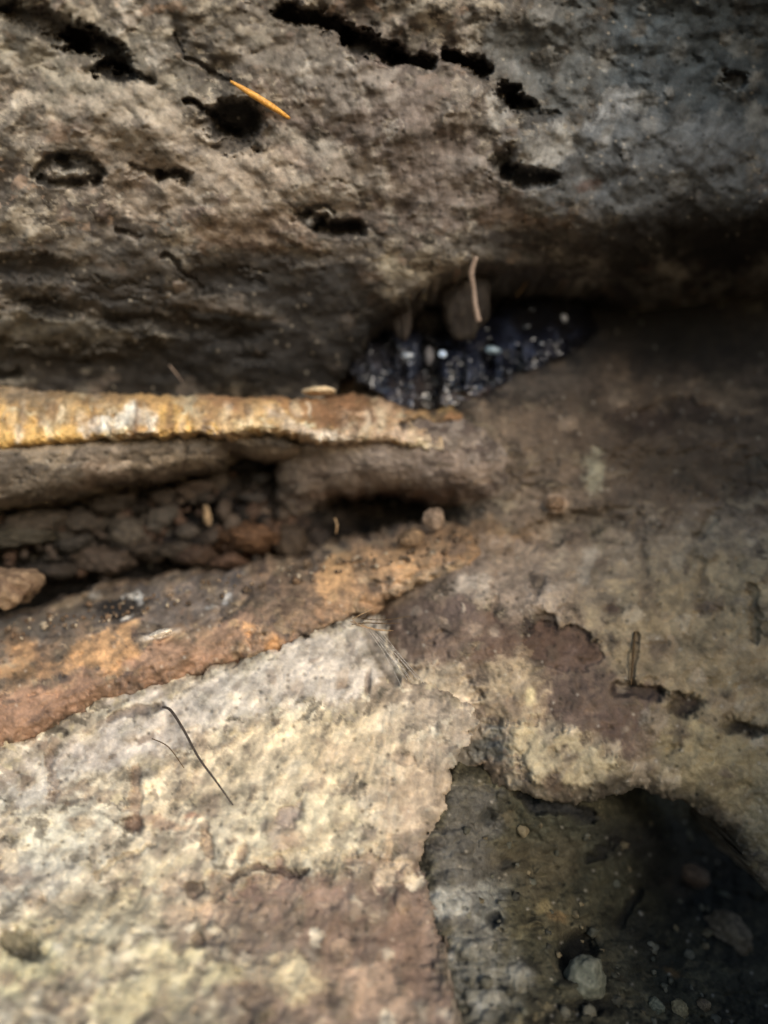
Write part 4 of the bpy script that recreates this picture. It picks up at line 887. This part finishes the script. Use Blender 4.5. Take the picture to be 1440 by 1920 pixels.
stone('stone_chip', 925, 656, .497, 15, 8, .5, 6, ((100, 118, 130), (140, 160, 172)), 'flat bluish grey crystal right of the black streak', 'crystal', None, 98, mat=M_SEEP)
stone('stone_chip', 1058, 596, .52, 6, 9, .6, -10, ((120, 118, 118), (150, 148, 148)), 'small white crystal near the right end of the seep', 'crystal', None, 99, mat=M_SEEP)
stone('stone_chip', 805, 668, .49, 10, 18, .6, 0, ((70, 68, 70), (104, 100, 100)), 'small dark grey tooth of rock between the two crystals', 'stone chip', None, 100)

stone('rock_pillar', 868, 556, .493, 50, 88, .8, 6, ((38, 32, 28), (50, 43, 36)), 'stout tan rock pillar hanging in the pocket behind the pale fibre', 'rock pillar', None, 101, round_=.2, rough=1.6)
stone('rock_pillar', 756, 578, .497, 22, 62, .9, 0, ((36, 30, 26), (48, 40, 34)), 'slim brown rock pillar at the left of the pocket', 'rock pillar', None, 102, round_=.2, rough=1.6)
stone('stone', 806, 600, .53, 32, 30, .9, 0, ((40, 35, 31), (54, 48, 42)), 'dark round stone inside the small square hole', 'stone', None, 103, round_=.9)

gr = np.random.default_rng(77)
gp, gq = ico(2)
GV, GF, GC, off = [], [], [], 0
for k in range(520):
    w = gr.uniform()
    if w < .45:
        u, v, f, lift = gr.uniform(-60, 620), 0, f_crev, .008
        v = 965 - u * .05 + gr.normal() * 48 + 40
        c = gr.choice([(60, 50, 42), (46, 39, 33), (78, 66, 56), (68, 50, 38)])
        sz = abs(gr.normal()) * 6 + 5
    elif w < .62:
        u, v, f, lift = gr.uniform(860, 1360), gr.uniform(1540, 1930), f_hol, .002
        c = gr.choice([(84, 82, 68), (100, 96, 82), (64, 62, 52), (112, 100, 76)])
        sz = abs(gr.normal()) * 4 + 3
    else:
        u = gr.uniform(-20, 900)
        v = 1165 - u * .2 + gr.uniform(0, 40)
        f, lift = f_shelf, .001
        c = gr.choice([(120, 102, 84), (94, 78, 62), (160, 146, 126), (110, 88, 68)])
        sz = abs(gr.normal()) * 2 + 2
    d = float(f(u, v)) - lift
    p = gp * (1 + .25 * gr.normal(size=len(gp)))[:, None] * gr.uniform(.6, 1.2, 3) * sz * d / FPX
    GV.append(p + np.array(ray(u, v, d)))
    GF.append(gq + off)
    off += len(gp)
    GC.append(np.repeat(lin(c)[None] * gr.uniform(.6, 1.1), len(gp), 0))
gm_ = mesh_from('gravel', np.concatenate(GV), np.concatenate(GF), np.concatenate(GC))
gm_.materials.append(M_STONE)
go_ = bpy.data.objects.new('gravel', gm_)
COL.objects.link(go_)
tag(go_, 'fine grit and crumbs strewn in the crevice and the hollow', kind='stuff')

# ------------------------------------------------------------------ fibres, needle, twigs
def tube(name, pts, rads, mat, n=7, parent=None):
    """a bent, tapering strand through pixel points (u, v, depth); radii in mm"""
    W = [Vector(ray(*p)) for p in pts]
    fine, fr = [], []
    m = len(W)
    for i in range(m - 1):
        p0, p1, p2, p3 = W[max(i - 1, 0)], W[i], W[i + 1], W[min(i + 2, m - 1)]
        for k in range(6):
            t = k / 6
            fine.append(0.5 * ((2 * p1) + (p2 - p0) * t + (2 * p0 - 5 * p1 + 4 * p2 - p3) * t * t + (3 * p1 - p0 - 3 * p2 + p3) * t ** 3))
            fr.append(rads[i] + (rads[i + 1] - rads[i]) * t)
    fine.append(W[-1])
    fr.append(rads[-1])
    org = fine[len(fine) // 2].copy()
    V, F = [], []
    for i, (p, r) in enumerate(zip(fine, fr)):
        d = (fine[min(i + 1, len(fine) - 1)] - fine[max(i - 1, 0)]).normalized()
        a = d.orthogonal().normalized() if i == 0 else (a - d * a.dot(d)).normalized()
        b = d.cross(a)
        for k in range(n):
            q = 2 * math.pi * k / n
            V.append(p - org + (a * math.cos(q) + b * math.sin(q)) * r * .001)
    for i in range(len(fine) - 1):
        for k in range(n):
            F.append((i * n + k, i * n + (k + 1) % n, (i + 1) * n + (k + 1) % n, (i + 1) * n + k))
    F.append(tuple(range(n))[::-1])
    F.append(tuple((len(fine) - 1) * n + k for k in range(n)))
    me = bpy.data.meshes.new(name)
    me.from_pydata(V, [], F)
    for p in me.polygons:
        p.use_smooth = True
    me.materials.append(mat)
    o = bpy.data.objects.new(name, me)
    COL.objects.link(o)
    o.location = org
    if parent is not None:
        o.location = org - parent.location
        o.parent = parent
    return o


M_NEEDLE = plain_material('dry_orange_needle', (226, 160, 76), .5, .4)
M_PALE = plain_material('pale_fibre', (170, 150, 136), .7, .3)
M_TWIG = plain_material('dark_twig', (66, 58, 52), .7, .3)
M_ROOT = plain_material('tan_rootlet', (176, 146, 110), .7, .3)
M_WEB = plain_material('grey_cobweb', (168, 160, 150), .8, .2)
M_BROWN = plain_material('brown_rootlet', (90, 72, 50), .8, .2)


def on(f, u, v, lift=.003):
    return (u, v, float(f(u, v)) - lift)


def needle():
    p = [on(f_ceil, 432, 152, .006), on(f_ceil, 470, 175, .007), on(f_ceil, 510, 200, .007), on(f_ceil, 543, 222, .006)]
    return tag(tube('pine_needle', p, [.5, 1.5, 1.6, .7], M_NEEDLE), 'bright orange dry needle stuck to the grey overhang', 'pine needle')


needle()
tag(tube('root_fibre', [(893, 482, float(f_ceil(893, 482)) - .006), (884, 510, .452), (888, 540, .458), (892, 575, .462), (898, 602, .466)], [1.2, 1.9, 1.4, 1.5, 1.7], M_PALE),
    'pale hairy fibre hanging down before the pocket', 'root fibre')
tag(tube('twig', [on(f_slab, 305, 1326, .004), on(f_slab, 320, 1332, .006), on(f_slab, 345, 1370, .008), on(f_slab, 372, 1420, .007), on(f_slab, 405, 1465, .006), on(f_slab, 437, 1510, .003)], [.55, .75, .65, .6, .5, .35], M_TWIG),
    'thin dark bent twig lying across the pale slab', 'twig')
tag(tube('rootlet', [on(f_slab, 285, 1385, .003), on(f_slab, 315, 1400, .005), on(f_slab, 345, 1440, .003)], [.25, .3, .2], M_BROWN), 'very thin brown hair lying left of the dark twig on the slab', 'rootlet')
tag(tube('rootlet', [on(f_wall, 1190, 1185, .003), on(f_wall, 1187, 1230, .0035), on(f_wall, 1183, 1284, .002)], [.6, .6, .4], M_BROWN), 'short upright brown rootlet on the tan right wall', 'rootlet')
tag(tube('root_fibre', [(628, 972, .47), (632, 985, .468), (630, 1000, .47)], [.5, .5, .4], M_ROOT), 'tiny tan fibre standing before the deep black gap', 'root fibre')
tag(tube('root_fibre', [(968, 555, .515), (980, 540, .51), (990, 528, .505)], [1.0, 1.1, .7], M_BROWN), 'short brown fibre in the dark right of the rock pillar', 'root fibre')
tag(tube('root_fibre', [on(f_ceil, 318, 685, .002), on(f_ceil, 330, 700, .003), on(f_ceil, 342, 716, .002)], [.4, .4, .3], M_PALE), 'thin pale hair on the dark underside of the overhang', 'root fibre')

tuft = holder('rootlet_tuft', ray(690, 1160, .40), 'fan of fine tan rootlets at the end of the rust shelf', 'rootlet tuft')
rr = random.Random(11)
for i in range(9):
    a = math.radians(rr.uniform(-35, 45))
    l = rr.uniform(40, 95)
    u0, v0 = 668 + rr.uniform(-14, 14), 1168 + rr.uniform(-8, 8)
    u1, v1 = u0 + math.cos(a) * l, v0 + math.sin(a) * l * .8
    d0 = .402
    tube('rootlet', [(u0, v0, d0), ((u0 + u1) / 2 + rr.uniform(-6, 6), (v0 + v1) / 2 + rr.uniform(-6, 6), d0 - .004), (u1, v1, d0 + rr.uniform(-.004, .006))],
         [.26, .2, .1], rr.choice([M_ROOT, M_ROOT, M_PALE, M_BROWN]), 5, tuft)
web = holder('cobweb', ray(730, 1230, .395), 'grey cobweb strands slanting down between slab and brown wall', 'cobweb')
for i in range(9):
    o = i * 5
    tube('web_strand', [(690 + o * .5, 1182 + rr.uniform(-5, 5), .402), (722 + o * .7 + rr.uniform(-3, 3), 1225, .396), (752 + o * 1.1, 1282 + rr.uniform(-14, 10), .385)], [.14, .2, .14], M_WEB, 4, web)

# ------------------------------------------------------------------ the ground outside
gs = bpy.data.meshes.new('ground')
gs.from_pydata([(-60, -60, 0), (60, -60, 0), (60, 60, 0), (-60, 60, 0)], [], [(0, 1, 2, 3)])
gs.materials.append(plain_material('brown_earth', (104, 84, 62), .95, .2, bump=.6, scale=30))
go = bpy.data.objects.new('ground', gs)
COL.objects.link(go)
tag(go, 'brown bare earth outside the crevice', kind='structure')
